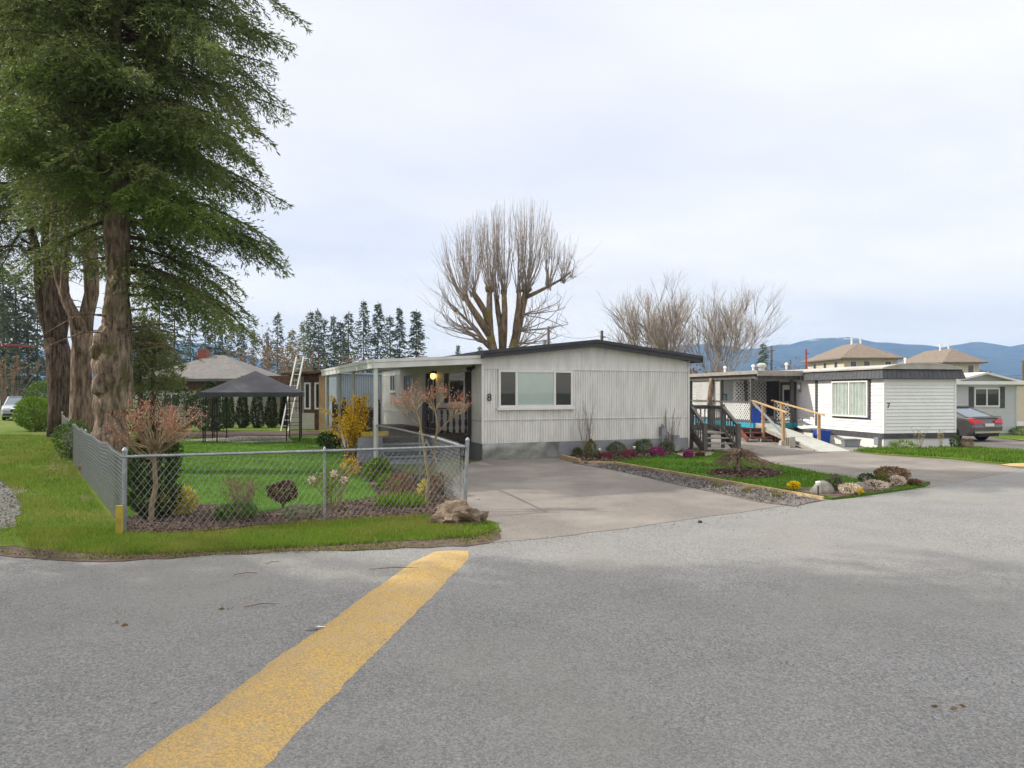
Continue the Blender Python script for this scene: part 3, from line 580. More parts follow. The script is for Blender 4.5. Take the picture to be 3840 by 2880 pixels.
# lit porch lamp
ls,lz=q(1632),qz(1632,1410); c=S8.pt(ls-.14,.13,lz)
m_glow,nt,b=newmat('lit_lamp_glass'); b.inputs['Emission Color'].default_value=(1,.62,.16,1); b.inputs['Emission Strength'].default_value=2.6; b.inputs['Base Color'].default_value=(.8,.5,.2,1)
lp=MB().fbox(S8,ls-.2,ls-.08,0,.05,lz+.08,lz+.2).lathe([(.02,.19),(.10,.12),(.11,.09)],c,12).build('porch_lamp',m_black,h8)
MB().lathe([(.03,-.12),(.085,-.07),(.10,0),(.085,.07),(.05,.095)],c,14).build('lamp_globe',m_glow,lp,smooth=True)
fs=q(1779); fz=qz(1779,1376); fl=MB().fbox(S8,fs-.05,fs+.05,0,.05,fz-.05,fz+.05).build('flood_light',m_black,h8)
for d in (-.11,.11):
    p=Vector(S8.pt(fs+d,.08,fz)); e=Vector(S8.pt(fs+d*1.5,.2,fz-.08)); MB().tube([p,p.lerp(e,.4),e],[.03,.05,.07],10).build('lamp_head',m_black,fl)
# gas meter on the front wall
gs=s_(2478); g=thing('gas_meter','grey gas meter with pipes on the front wall of the ribbed mobile home','gas meter',F8.pt(gs,.1,.03))
m=MB(); m.fbox(F8,gs-.09,gs+.09,.03,.2,.62,.9).lathe([(.05,0),(.07,.04),(.04,.12)],F8.pt(gs,.12,.9),10); m.build('regulator',m_skirt,g)
m=MB(); m.tube([F8.pt(gs,.1,0),F8.pt(gs,.1,.6)],.025,8).tube([F8.pt(gs,.1,.75),F8.pt(gs+.22,.1,.75),F8.pt(gs+.3,.1,.6),F8.pt(gs+.3,.1,.0)],.025,8); m.build('pipe',m_alu,g)
MB().fbox(F8,gs+.38,gs+.62,.02,.22,.05,.62).build('meter_body',m_greypaint,g)
# ------------------------------------------------------------------ porch cover, deck
def A8(a,d,z): return (CX-UX*a-UY*d, CY-UY*a+UX*d, z)
pc=thing('porch_cover','pale flat porch roof on slim posts along the side of the ribbed mobile home','porch roof',A8(3.2,0,0))
m=MB(); wA=3.35; dl=10.2
def pz(a): return 3.13-.055*a
V=[A8(a,d,pz(a)+t) for t in (-.03,.03) for a,d in ((.06,-.05),(wA,-.05),(wA,dl),(.06,dl))]
m.add(V,[(0,1,2,3),(4,7,6,5),(0,4,5,1),(1,5,6,2),(2,6,7,3),(3,7,4,0)]); m.build('roof_panel',m_gutter,pc)
m=MB()
for a0,b0 in (((.0,-.06),(wA,-.06)),((wA,-.06),(wA,dl))):
    for w,zl,zh in ((.06,-.17,.0),(.10,.002,.09)):
        A,B=Vector(A8(*a0,pz(a0[0]))),Vector(A8(*b0,pz(b0[0]))); m.bar(A+Vector((0,0,(zl+zh)/2)),B+Vector((0,0,(zl+zh)/2)),w,zh-zl)
m.build('gutter',m_gutter,pc)
for d in (.02,3.55,6.36,9.3):
    m=MB(); p=A8(wA-.1,d,0); w=.055 if d<1 else .045
    m.box(p[0]-w,p[0]+w,p[1]-w,p[1]+w,0,pz(wA)-.03); m.build('post',m_gutter if d<1 else m_alu,pc)
dk=thing('porch_deck','raised porch deck with dark turned balusters and grey steps beside the ribbed mobile home','deck',A8(1.5,4,0)); zd=.72
m=MB(); k=0
while .95+k*.145<9.6:
    d=.95+k*.145; V=[A8(a,dd,z) for z in (zd-.035,zd) for a,dd in ((.04,d),(3.02,d),(3.02,d+.138),(.04,d+.138))]
    m.add(V,[(0,1,2,3),(4,7,6,5),(0,4,5,1),(1,5,6,2),(2,6,7,3),(3,7,4,0)]); k+=1
m.build('deck_boards',m_deckred,dk)
m=MB(); m.bar(A8(.04,.92,zd-.10),A8(3.0,.92,zd-.10),.045,.19).bar(A8(3.04,.92,zd-.10),A8(3.04,9.6,zd-.10),.045,.19); m.build('rim_board',m_darkbrown,dk)
m=MB()
for i in range(36): 
    d=1.0+i*.24; m.bar(A8(3.0,d,.02),A8(3.0,d,zd-.2),.21,.02,up=(UX,UY,0))
m.build('deck_skirt',m_greypaint,dk)
for i in range(4):
    m=MB(); z=zd-.17*(i+1); d=.9-.26*i
    m.obox(A8(1.55,d,z-.04),Vector(A8(2.95,d,z-.04))-Vector(A8(1.55,d,z-.04)),Vector(A8(1.55,d-.29,0))-Vector(A8(1.55,d,0)),(0,0,.04)); 
    m.obox(A8(1.57,d,max(z-.17,0)),Vector(A8(2.93,d,0))-Vector(A8(1.57,d,0)),Vector(A8(1.57,d-.02,0))-Vector(A8(1.57,d,0)),(0,0,.13)); m.build('step',m_greypaint,dk)
for a in (1.5,2.98): MB().add([A8(a+t,d,z) for t in (0,.05) for d,z in ((.93,zd-.05),(.93,0),(-.2,0),(-.2,.12))],[(0,3,2,1),(4,5,6,7),(0,1,5,4),(1,2,6,5),(2,3,7,6),(3,0,4,7)]).build('step_side',m_greypaint,dk)
bal=[(.035,0),(.035,.10),(.018,.13),(.028,.2),(.042,.30),(.03,.40),(.016,.46),(.026,.52),(.016,.56),(.035,.60),(.035,.72)]
def balu(p): MB().lathe([(r*1.25,z) for r,z in bal],p,8).build('baluster',m_darkbrown,dk,smooth=True)
for i in range(7): balu(A8(.18+i*.2,.98,zd+.1))
for i in range(34): balu(A8(2.97,1.2+i*.25,zd+.1))
for A,B in ((A8(.04,.98,0),A8(1.52,.98,0)),(A8(2.97,.98,0),A8(2.97,9.6,0))):
    for z,w,nm in ((zd+.07,.07,'bottom_rail'),(zd+.86,.11,'handrail')): MB().bar((A[0],A[1],z),(B[0],B[1],z),w,.05).build(nm,m_darkbrown,dk)
for a,d in ((.06,.98),(1.55,.98),(2.97,.98),(2.97,4),(2.97,7),(2.97,9.55)):
    p=A8(a,d,0); m=MB(); m.box(p[0]-.055,p[0]+.055,p[1]-.055,p[1]+.055,zd,zd+1.02).lathe([(.075,1.02),(.075,1.05),(.03,1.07),(.055,1.12),(.01,1.17)],(p[0],p[1],zd),8); m.build('newel_post',m_darkbrown,dk)
p=A8(3.0,.75,.78); m=MB(); m.bar(A8(3.6,.6,.86),A8(2.75,.75,.86),.16,.14); pl=tag(m.build('flower_box',m_yellowpost,at=A8(3.2,.7,.78)),'yellow wooden flower box on the grey planter at the porch steps','flower box')
m=MB(); m.obox(A8(3.0,.9,0),Vector(A8(3.7,.9,0))-Vector(A8(3.0,.9,0)),Vector(A8(3,.3,0))-Vector(A8(3,.9,0)),(0,0,.78)); tag(m.build('planter',m_greypaint,at=A8(3.3,.6,0)),'tall grey wooden planter between porch post and steps','planter')
# ------------------------------------------------------------------ grey side stairs
st=thing('side_stairs','charcoal wooden stairs with slatted railings at the right side of the ribbed mobile home','stairs',(7.2,24.3,0))
a0,a1=Vector((6.62,23.75,0)),Vector((7.72,23.62,0)); bk=Vector((-.10,1.0,0)).normalized(); rise,run=.165,.33
for i in range(4):
    o=a0+bk*(run*i); m=MB(); m.obox(o+Vector((0,0,rise*(i+1)-.04)),a1-a0,bk*(run-.03),(0,0,.04)); m.build('tread',m_tread,st)
zl=rise*4
for pp in (a0,a1): 
    e=pp+bk*(run*4); MB().bar(pp+bk*.0+Vector((0,0,.03)),e+Vector((0,0,zl-.1)),.045,.22).build('stringer',m_stair,st)
Lb0,Lb1=a0+bk*run*4,a1+bk*run*4
m=MB(); m.obox(Lb0+Vector((-.45,0,zl-.05)),(a1-a0)+Vector((.45,0,0)),bk*1.3,(0,0,.05)); m.build('landing',m_tread,st)
for pp,hh in ((a0,1.02),(a1,1.02)): MB().box(pp.x-.06,pp.x+.06,pp.y-.06,pp.y+.06,0,hh).build('post',m_stair,st)
for pp in (Lb0,Lb1,Lb0+bk*1.3,Lb1+bk*1.3,Lb0+Vector((-.4,0,0)),): MB().box(pp.x-.055,pp.x+.055,pp.y-.055,pp.y+.055,0,zl+1.0).build('post',m_stair,st)
def railrun(A,zA,B,zB,n):
    m=MB(); m.bar(A+Vector((0,0,zA+.92)),B+Vector((0,0,zB+.92)),.11,.045).bar(A+Vector((0,0,zA+.85)),B+Vector((0,0,zB+.85)),.045,.10); m.build('handrail',m_stair,st); MB().bar(A+Vector((0,0,zA+.14)),B+Vector((0,0,zB+.14)),.05,.09).build('bottom_rail',m_stair,st)
    for i in range(1,n+1):
        t=i/(n+1); p=A.lerp(B,t); z=zA+(zB-zA)*t; MB().box(p.x-.02,p.x+.02,p.y-.02,p.y+.02,z+.12,z+.86).build('baluster',m_stair,st)
railrun(a0,.05,Lb0,zl,5); railrun(a1,.05,Lb1,zl,5); railrun(Lb0+bk*1.3,zl,Lb1+bk*1.3,zl,6); railrun(Lb1,zl,Lb1+bk*1.3,zl,6); railrun(Lb0+Vector((-.4,0,0)),zl,Lb0,zl,2)
# ================================================================== the white mobile home (number 7)
c7=(13.72,25.6); F7=Fr(*c7,1,.2,.2,-1); S7=Fr(*c7,-.2,1,-1,-.2); W7,L7=3.12,17.5; z7=2.60
h7=thing('mobile_home','white lap-sided mobile home with a charcoal shingle band under its roof, number 7','mobile home',(*c7,0))
def B7(a,t,z): return (c7[0]-F7.u[0]*a+S7.u[0]*t, c7[1]-F7.u[1]*a+S7.u[1]*t, z)
m=MB(); m.add([F7.pt(s,-o,z) for o in (.02,L7) for s,z in ((.02,0),(W7-.02,0),(W7-.02,2.9),(.02,2.9))],[(0,1,2,3),(7,6,5,4),(0,4,5,1),(1,5,6,2),(2,6,7,3),(3,7,4,0)]); m.build('wall_core',m_w7,h7)
m=MB(); lapwall(m,F7,0,W7,.57,z7,.128,.028); m.fbox(F7,-.01,.07,-.05,.03,.57,z7); m.fbox(F7,W7-.08,W7,-.05,.03,.57,z7); m.build('front_wall',m_w7,h7)
m=MB(); lapwall(m,S7,.05,L7,.57,z7+.1,.128,.024); m.build('side_wall',m_w7,h7)
m=MB(); m.fbox(F7,-.03,W7+.01,-.02,.035,.37,.57); m.fbox(S7,.03,L7,-.02,.035,.37,.57); m.fbox(S7,S7.s(3068),S7.s(3060),.015,.045,.57,z7); m.build('base_trim',m_mansard,h7)
m=MB(); m.fbox(F7,.0,W7,-.03,-.005,0,.37); m.fbox(S7,.0,5.3,-.03,-.005,0,.37); m.build('skirting',m_white,h7)
# slanted shingle band
m=MB(); tm=4.75
def band(f,s0,s1,z0,z1,o0,o1,e0,e1):
    n=int((s1-s0)/.2)
    for i in range(n):
        a=s0+(s1-s0)*i/n; b_=s0+(s1-s0)*(i+1)/n-.012; k=lambda s:(s-s0)/(s1-s0)
        top=lambda s:(s0+e0)+(s1-e1-s0-e0)*k(s)
        V=[f.pt(a,o0,z0),f.pt(b_,o0,z0),f.pt(top(b_),o1,z1),f.pt(top(a),o1,z1)]; V+=[(x-f.n[0]*.02,y-f.n[1]*.02,z) for x,y,z in V]
        m.add(V,[(0,1,2,3),(4,7,6,5),(0,4,5,1),(1,5,6,2),(2,6,7,3),(3,7,4,0)])
band(F7,-.2,W7+.28,z7,2.97,.2,.05,.12,.05); band(S7,-.2,tm,z7,2.97,.2,.05,.15,0)
bd=m.build('shingle_band',m_mansard,h7)
m=MB(); m.fbox(F7,-.12,W7+.2,-.1,.17,z7-.012,z7+.004); m.fbox(S7,-.0,tm,-.1,.17,z7-.012,z7+.004); m.fbox(S7,tm-.03,tm,-.1,.19,z7,2.95); m.build('band_soffit',m_mansard,bd)
# barrel roof
m=MB(); k=16; V=[]
for o in (.09,-L7-.1):
    for i in range(k+1): s=-.1+(W7+.3)*i/k; V.append(F7.pt(s,o,2.975+.20*math.sin(PI*i/k)**.8))
n=k+1; m.add(V,[(i,i+1,n+i+1,n+i) for i in range(k)]+[tuple(range(n)),(0,n,2*n-1,n-1)]); rf=m.build('roof',m_roof7,h7)
m=MB(); m.fbox(F7,-.12,W7+.24,.09,.13,2.95,2.99); m.fbox(S7,-.1,L7,.09,.14,2.95,3.0)
for i in range(k): m.bar(V[i],V[i+1],.05,.03,up=(0,-1,0))
m.build('roof_edge',m_roof7,rf)
for t,hh,r in ((8,.2,.05),(11,.22,.06),(14,.25,.06)):
    if hh: MB().lathe([(r,0),(r,hh),(r*1.7,hh),(r*1.7,hh+.08),(.01,hh+.14)],B7(-1.2,t,3.2),8).build('roof_vent',m_white,rf)
MB().lathe([(.16,0),(.16,.22),(.24,.24),(.24,.34),(.15,.42),(.02,.44)],B7(-.6,9.2,3.12),12).build('roof_vent',m_alu,rf)
MB().lathe([(.035,0),(.035,.22),(.05,.23),(.05,.30),(.02,.32)],F7.pt(1.95,-1.2,3.12),8).build('roof_vent',m_white,rf)
s7,q7=S7.s,S7.z
m=MB(); a,b_,zl7,zh7=s7(3262),s7(3127),q7(3200,1563),q7(3200,1428)
wn=window(S7,a,b_,zl7,zh7,h7,m_white,.06,.12,((a+b_)/2,),(m_curtain,),None)
m.fbox(S7,a-.06,a,.01,.07,zl7-.06,zh7+.06).fbox(S7,b_,b_+.06,.01,.05,zl7-.06,zh7+.06).fbox(S7,a,b_,.01,.05,zl7-.06,zl7).fbox(S7,a,b_,.01,.05,zh7,zh7+.06); m.build('trim',m_mansard,wn)
number('7',F7,F7.s(3330),F7.z(3330,1530),.20,h7,m_black)
ls=s7(3003); lp=MB().fbox(S7,ls-.08,ls+.08,.0,.04,q7(3003,1470),q7(3003,1435)).build('wall_lamp',m_alu,h7); MB().lathe([(.02,-.12),(.07,-.08),(.08,.08),(.03,.14)],S7.pt(ls,.11,q7(3003,1450)),10).build('lamp_glass',m_lens,lp)
# doors and windows under the porch
a,b_=s7(2988),s7(2930); dr=MB().fbox(S7,a,a+.14,0,.07,.75,2.55).fbox(S7,b_-.14,b_,0,.07,.75,2.55).fbox(S7,a+.14,b_-.14,0,.07,2.42,2.55).build('door',m_stair,h7)
MB().fbox(S7,a+.14,b_-.14,0,.03,.75,2.42).build('door_leaf',m_white,dr); MB().fbox(S7,a+.28,b_-.28,.03,.045,.95,2.2).build('pane',m_dark,dr)
MB().fbox(S7,s7(2924),s7(2765),.0,.05,.75,2.6).build('porch_shade_panel',m_entry,h7)  # dark wall and the porch shade behind the lattice, both put into one colour
a,b_=s7(2727),s7(2697); window(S7,a,b_,1.15,2.0,h7,m_teal,.07,.05,(),(m_curtain,),None)
a,b_=s7(2633),s7(2604); dr=MB().fbox(S7,a,b_,0,.05,.75,2.5).build('door',m_greypaint,h7); m=MB(); m.fbox(S7,a+(b_-a)*.4,a+(b_-a)*.65,.05,.06,1.5,2.15); m.build('pane',m_dark,dr)
p=F7.pt(-.03,.0,0); MB().fbox(S7,.12,.34,.01,.14,.12,.42).build('utility_box',m_greypaint,h7)
# porch roof over the deck
pr7=thing('porch_cover','low pale porch roof over the turquoise deck beside the white mobile home','porch roof',B7(1.2,9,0))
V=[B7(a,t,z) for z in (2.93,3.03) for a,t in ((.08,tm),(2.25,tm),(2.25,16),(.08,16))]; m=MB(); m.add(V,[(0,1,2,3),(4,7,6,5),(0,4,5,1),(1,5,6,2),(2,6,7,3),(3,7,4,0)]); m.build('roof_panel',m_roof7,pr7)
m=MB(); m.bar(B7(.1,tm-.03,2.90),B7(2.3,tm-.03,2.90),.05,.2).bar(B7(2.28,tm,2.96),B7(2.28,16,2.96),.05,.16); m.build('fascia',m_tread,pr7)
m=MB(); m.bar(B7(.1,tm+.25,2.75),B7(2.15,tm+.25,2.75),.1,.24).bar(B7(2.12,tm+.3,2.78),B7(2.12,16,2.78),.1,.2); m.build('beam',m_stair,pr7)
for a,t in ((2.1,5.5),(.25,5.35),(2.1,8.2),(2.1,11.5),(2.1,14.8)): p=B7(a,t,0); MB().box(p[0]-.07,p[0]+.07,p[1]-.07,p[1]+.07,0,2.7).build('post',m_stair,pr7)
lg=[B7(2.3,9.0,0),B7(2.2,9,.9),B7(2.33,9,1.7),B7(2.2,9,2.5),B7(2.2,9,2.78)]; tag(MB().tube(lg,[.17,.15,.14,.13,.13],8,jit=.2).build('log_post',m_bark2,at=lg[0],smooth=True),'crooked bare log standing as a post at the edge of the turquoise deck','log post')
d7=thing('side_deck','turquoise-edged deck with white lattice panels beside the white mobile home','deck',B7(1.1,10,0))
def slab(m,a0,a1,t0,t1,z0,z1): m.add([B7(a,t,z) for z in (z0,z1) for a,t in ((a0,t0),(a1,t0),(a1,t1),(a0,t1))],[(0,1,2,3),(4,7,6,5),(0,4,5,1),(1,5,6,2),(2,6,7,3),(3,7,4,0)]); return m
slab(MB(),.04,2.1,5.33,15.5,.70,.74).build('deck_boards',m_greypaint,d7)
m=MB(); m.bar(B7(0.0,5.3,.63),B7(2.15,5.3,.63),.04,.21).bar(B7(2.15,5.28,.63),B7(2.15,15.5,.63),.04,.21); m.build('fascia',m_teal,d7)
def lattice(A,B,z0,z1,name='lattice_panel',pitch=.125,w=.042):
    A,B=Vector(A),Vector(B); L=(B-A).length; u=(B-A)/L; m=MB(); H=z1-z0; nn=u.cross(Vector((0,0,1)))
    for sgn,off in ((1,0),(-1,.009)):
        x=-H if sgn>0 else 0
        while x<(L if sgn>0 else L+H):
            p0,p1=(x,0),(x+sgn*H,H); 
            t0,t1=0,1
            for lo,hi,v0,dv in ((0,L,p0[0],p1[0]-p0[0]),):
                ta,tb=(lo-v0)/dv,(hi-v0)/dv; ta,tb=min(ta,tb),max(ta,tb); t0,t1=max(t0,ta),min(t1,tb)
            if t1-t0>.02:
                q0=A+u*(p0[0]+(p1[0]-p0[0])*t0)+Vector((0,0,z0+H*t0))+nn*off; q1=A+u*(p0[0]+(p1[0]-p0[0])*t1)+Vector((0,0,z0+H*t1))+nn*off
                m.bar(q0,q1,w,.008,up=nn)
            x+=pitch*1.41
    m.build(name,m_white,d7)
lattice(B7(.12,5.36,0),B7(1.0,5.36,0),.85,1.62); lattice(B7(2.1,5.45,0),B7(2.1,8.1,0),.85,1.62)
lattice(B7(.35,7.2,0),B7(1.35,7.2,0),.85,2.6); lattice(B7(1.5,7.2,0),B7(2.05,7.2,0),.85,2.6); lattice(B7(2.1,8.3,0),B7(2.1,11.3,0),.85,2.6)
m=MB()
for A,B in ((B7(.08,5.36,0),B7(1.05,5.36,0)),(B7(2.1,5.4,0),B7(2.1,15.4,0))): m.bar((A[0],A[1],1.66),(B[0],B[1],1.66),.09,.06).bar((A[0],A[1],.82),(B[0],B[1],.82),.05,.06)
for a,t in ((.08,5.36),(1.05,5.36),(1.42,7.2)): p=B7(a,t,0); m.box(p[0]-.045,p[0]+.045,p[1]-.045,p[1]+.045,.74,1.69 if t<6 else 2.65)
m.build('railing',m_stair,d7)
m=MB()
for t in (5.6,8,10.5,13): p=B7(2.0,t,0); m.box(p[0]-.06,p[0]+.06,p[1]-.06,p[1]+.06,0,.52)
slab(m,.1,2.05,5.6,15.4,.52,.69); m.build('joists',m_stair,d7)
# ramp
Ta=Vector(B7(1.25,5.28,.74)); Tb=Vector(B7(2.05,5.28,.74)); Ba,Bb=Vector((*G(3190,1695),.03)),Vector((*G(3078,1697),.03))
rp=thing('wheelchair_ramp','grey plywood wheelchair ramp with new lumber handrails leading up to the turquoise deck','ramp',((Ta.x+Ba.x)/2,(Ta.y+Ba.y)/2,0))
m=MB(); V=[Tb,Ta,Ba,Bb]; m.add([v-Vector((0,0,.05)) for v in V]+V,[(3,2,1,0),(4,5,6,7),(0,1,5,4),(1,2,6,5),(2,3,7,6),(3,0,4,7)]); m.build('ramp_surface',m_ramp,rp)
for p,q_ in ((Ta,Ba),(Tb,Bb)): e=p.lerp(q_,.92); MB().bar(p-Vector((0,0,.13)),e-Vector((0,0,.09)),.045,.13).build('ramp_joist',m_tread,rp)
for side,(p,q_,o) in {'l':(Tb,Bb,-.09),'r':(Ta,Ba,.09)}.items():
    ts=(.18,.52) if side=='l' else (.12,.62); hr=[]
    for t in ts:
        b0=p.lerp(q_,t)+Vector((o,0,0)); MB().box(b0.x-.05,b0.x+.05,b0.y-.05,b0.y+.05,.14,b0.z+.95).build('post',m_lumber,rp)
        MB().add([(b0.x+sx*w,b0.y+sy*w,z) for z,w in ((0,.16),(.2,.11)) for sx,sy in ((-1,-1),(1,-1),(1,1),(-1,1))],[(3,2,1,0),(4,5,6,7),(0,1,5,4),(1,2,6,5),(2,3,7,6),(3,0,4,7)]).build('footing',m_concrete,rp)
    e0,e1=p.lerp(q_,-.03)+Vector((o,0,.97)),p.lerp(q_,ts[-1]+.06)+Vector((o,0,.97)); MB().bar(e0,e1,.11,.045).build('handrail',m_lumber,rp)
    if side=='l': MB().bar(e0-Vector((0,0,.05)),p.lerp(q_,.5)+Vector((o,0,.1)),.03,.10).build('brace',m_greypaint,rp)
# red steps, bins, blocks
sx=thing('wooden_steps','low red-stained wooden steps under the left side of the ramp','steps',(10.4,29.6,0))
for i,(z,y) in enumerate(((.22,28.8),(.40,29.2),(.56,29.6))): MB().box(9.75,11.0,y,y+.3,z-.05,z).build('tread',m_redwood,sx)
for x in (9.78,10.95): MB().bar((x,28.75,.1),(x,29.9,.5),.05,.2).build('stringer',m_redwood,sx)
def bin_(name,label,x,y,z,w,d,h,mat,parts=True):
    t=thing(name,label,'bin',(x,y,z)); m=MB(); k=.86
    V=[(x+sx*w/2*f,y+sy*d/2*f,z+q) for q,f in ((0,k),(h,1),(h,.92),(.03,k*.92)) for sx,sy in ((-1,-1),(1,-1),(1,1),(-1,1))]
    m.add(V,[(3,2,1,0)]+[(r*4+i,r*4+(i+1)%4,r*4+4+(i+1)%4,r*4+4+i) for r in range(3) for i in range(4)]+[(12,13,14,15)]); m.build('body',mat,t)
    m=MB(); 
    for sy in (-1,1): m.box(x-w/2-.02,x+w/2+.02,y+sy*d/2-.015,y+sy*d/2+.025,z+h-.03,z+h+.012)
    for sx in (-1,1): m.box(x+sx*w/2-.02,x+sx*w/2+.02,y-d/2,y+d/2,z+h-.028,z+h+.010)
    m.build('rim',mat,t); return t
bin_('recycling_bin','tall blue bin standing on the deck at the top of the ramp',*P(2833,1600,30.6)[:2],.74,.40,.35,.62,m_blue)
bin_('recycling_box','low blue recycling box beside the ramp near the base of the white mobile home',12.2,27.3,.02,.52,.40,.56,m_blue)
bin_('storage_crate','grey lidless crate against the white skirting past the ramp foot',*P(3190,1670,26.3)[:2],.03,.62,.30,.28,m_greypaint)
p=G(2964,1680); m=MB(); m.box(p[0]-.1,p[0]+.1,p[1]-.2,p[1]+.2,.02,.06).box(p[0]-.1,p[0]+.1,p[1]-.2,p[1]+.2,.38,.42)
for y in (-.2,-.02,.16): m.box(p[0]-.1,p[0]+.1,p[1]+y,p[1]+y+.04,.06,.38)
tag(m.build('cinder_block',m_concrete,at=(p[0],p[1],.02)),'upright hollow cinder block under the edge of the ramp','cinder block')
tag(MB().rock((12.3,28.6,.62),(.5,.3,.10),3).build('plastic_bag',m_white,at=(12.3,28.6,.55),smooth=True),'crumpled white bag lying on the deck corner by the white wall','bag')
MB_=None
# ================================================================== other buildings
def gable(name,label,cat,x0,x1,y0,y1,he,hr,wm,rm,axis='x',over=.3,hip=False,chim=None):
    t=thing(name,label,cat,((x0+x1)/2,(y0+y1)/2,0)); m=MB(); m.box(x0,x1,y0,y1,0,he)
    if not hip:
        if axis=='x': yc=(y0+y1)/2; m.add([(x,y,z) for x in (x0,x1) for y,z in ((y0,he),(y1,he),(yc,hr))],[(0,2,1),(3,4,5)])
        else: xc=(x0+x1)/2; m.add([(x,y,z) for y in (y0,y1) for x,z in ((x0,he),(x1,he),(xc,hr))],[(0,1,2),(3,5,4)])
    m.build('wall',wm,t); m=MB(); a,b_,c_,d=x0-over,x1+over,y0-over,y1+over; e=he-.06; 
    if hip:
        l=min(b_-a,d-c_)/2; 
        R=[((a+l),(c_+d)/2,hr),((b_-l),(c_+d)/2,hr)] if b_-a>d-c_ else [((a+b_)/2,c_+l,hr),((a+b_)/2,d-l,hr)]
        V=[(a,c_,e),(b_,c_,e),(b_,d,e),(a,d,e)]+R; F=[(0,1,5,4),(1,2,5),(2,3,4,5),(3,0,4)] if b_-a>d-c_ else [(0,1,4),(1,2,5,4),(2,3,5),(3,0,4,5)]
        m.add(V,F); m.box(a,b_,c_,d,e-.18,e-.003)
    elif axis=='x':
        yc=(y0+y1)/2
        for s,yy in ((1,c_),(-1,d)):
            V=[(a,yy,e),(b_,yy,e),(b_,yc,hr+.05),(a,yc,hr+.05)]; m.add(V+[(x,y,z+.12) for x,y,z in V],[(0,3,2,1),(4,5,6,7),(0,1,5,4),(1,2,6,5),(2,3,7,6),(3,0,4,7)])
    else:
        xc=(x0+x1)/2
        for xx in (a,b_):
            V=[(xx,c_,e),(xx,d,e),(xc,d,hr+.05),(xc,c_,hr+.05)]; m.add(V+[(x,y,z+.12) for x,y,z in V],[(0,3,2,1),(4,5,6,7),(0,1,5,4),(1,2,6,5),(2,3,7,6),(3,0,4,7)])
    r=m.build('roof',rm,t)
    return t,r
def fwin(t,x0,x1,y,z0,z1,fm=m_white,mull=True,back=m_dark):
    f=Fr(0,y,1,0,0,-1); return window(f,x0,x1,z0,z1,t,fm,.07,.06,((x0+x1)/2,) if mull else (),(back,))
# two tan hip-roofed houses
for (lab,pk,xl,xr,ey,y,dx,wins) in (('tan two storey house with brown hip roof and white roof pipes, left of the pair',(3180,1290),3165,3365,1340,90,0,(3200,3250,3330)),('tan two storey house with brown hip roof, right of the pair',(3545,1312),3545,3672,1356,96,0,(3575,3640))):
    x0=(xl-1920)/FPX*y; x1=(xr-1920)/FPX*y; he=CAMH+(HOR-ey)/FPX*y; hr=CAMH+(HOR-pk[1])/FPX*(y+5.5)
    t,r=gable('house',lab,'house',x0,x1,y,y+11,he,hr,m_cream,m_shingle,hip=True,over=.75)
    for wx in wins: 
        X=(wx-1920)/FPX*y; fwin(t,X-.45,X+.45,y,he-1.85,he-.45,mull=False)
    fs_=Fr(x0,y,0,1,-1,0)
    for q in (2.2,5.4,8.6): window(fs_,q-.45,q+.45,he-1.85,he-.45,t,m_white,.07,.06,(),(m_dark,))
    for k,px in enumerate(((-.2,.6),(1.0,.9))): MB().lathe([(.13,0),(.13,1.15),(.19,1.17),(.19,1.32)],((x0+x1)/2+px[0]*1.0,y+4.6,hr-.55),8).build('roof_pipe',m_white,r)
    MB().box((x0+x1)/2+2.4,(x0+x1)/2+3.4,y+3.2,y+3.9,hr-1.9,hr-1.25).build('roof_vent',m_shingle,r)
# grey mobile home with shutters
g3=thing('mobile_home','grey lap-sided mobile home with dark shutters behind the parked sedan','mobile home',(24,33,0)); y3=33.5
F3=Fr((3560-1920)/FPX*y3,y3,1,.06,.06,-1); e3=F3.s(3812)
m=MB(); m.add([F3.pt(s,-o,z) for o in (.02,14) for s,z in ((0,0),(e3,0),(e3,2.55),(e3*.5,2.95),(0,2.55))],[(0,1,2,3,4),(9,8,7,6,5),(0,5,6,1),(1,6,7,2),(2,7,8,3),(3,8,9,4),(4,9,5,0)]); m.build('wall_core',m_grey3,g3)
m=MB(); lapwall(m,F3,0,e3,.1,2.55,.15,.016); m.fbox(F3,e3-.08,e3,-.02,.03,.1,2.55); m.build('front_wall',m_grey3,g3)
m=MB()
for a,b_ in ((-.3,e3*.5),(e3*.5,e3+.75)):
    zf=lambda s:2.98-.40*abs(s-e3*.5)/(e3*.5)
    V=[F3.pt(s,o,zf(s)+d) for d in (-.02,.08) for s,o in ((a,.3),(b_,.3),(b_,-14.2),(a,-14.2))]; m.add(V,[(0,1,2,3),(4,7,6,5),(0,4,5,1),(1,5,6,2),(2,6,7,3),(3,7,4,0)])
rf=m.build('roof',m_gutter,g3); m=MB(); m.fbox(F3,-.3,e3+.75,.28,.33,2.46,2.62); m.build('fascia',m_white,rf)
window(F3,F3.s(3652),F3.s(3747),F3.z(3700,1525),F3.z(3700,1455),g3,m_white,.06,.05,(F3.s(3699),),(m_dark,))
for a,b_ in ((3632,3650),(3749,3767)): MB().fbox(F3,F3.s(a),F3.s(b_),0,.03,F3.z(3700,1530),F3.z(3700,1450)).build('shutter',m_mansard,g3)
# cream building at the right edge
y4=43; x4=(3800-1920)/FPX*y4; t=thing('mobile_home','cream coloured mobile home at the far right edge behind the grey one','mobile home',(x4+4,y4+2,0))
MB().box(x4,x4+9,y4,y4+4,.35,2.65).build('wall',m_cream,t); MB().box(x4-.2,x4+9.2,y4-.2,y4+4.2,2.65,2.8).build('roof',m_gutter,t); MB().box(x4+.03,x4+8.9,y4+.03,y4+3.9,0,.35).build('skirting',m_w7,t)
fwin(t,x4+2,x4+3.4,y4,1.2,2.2)
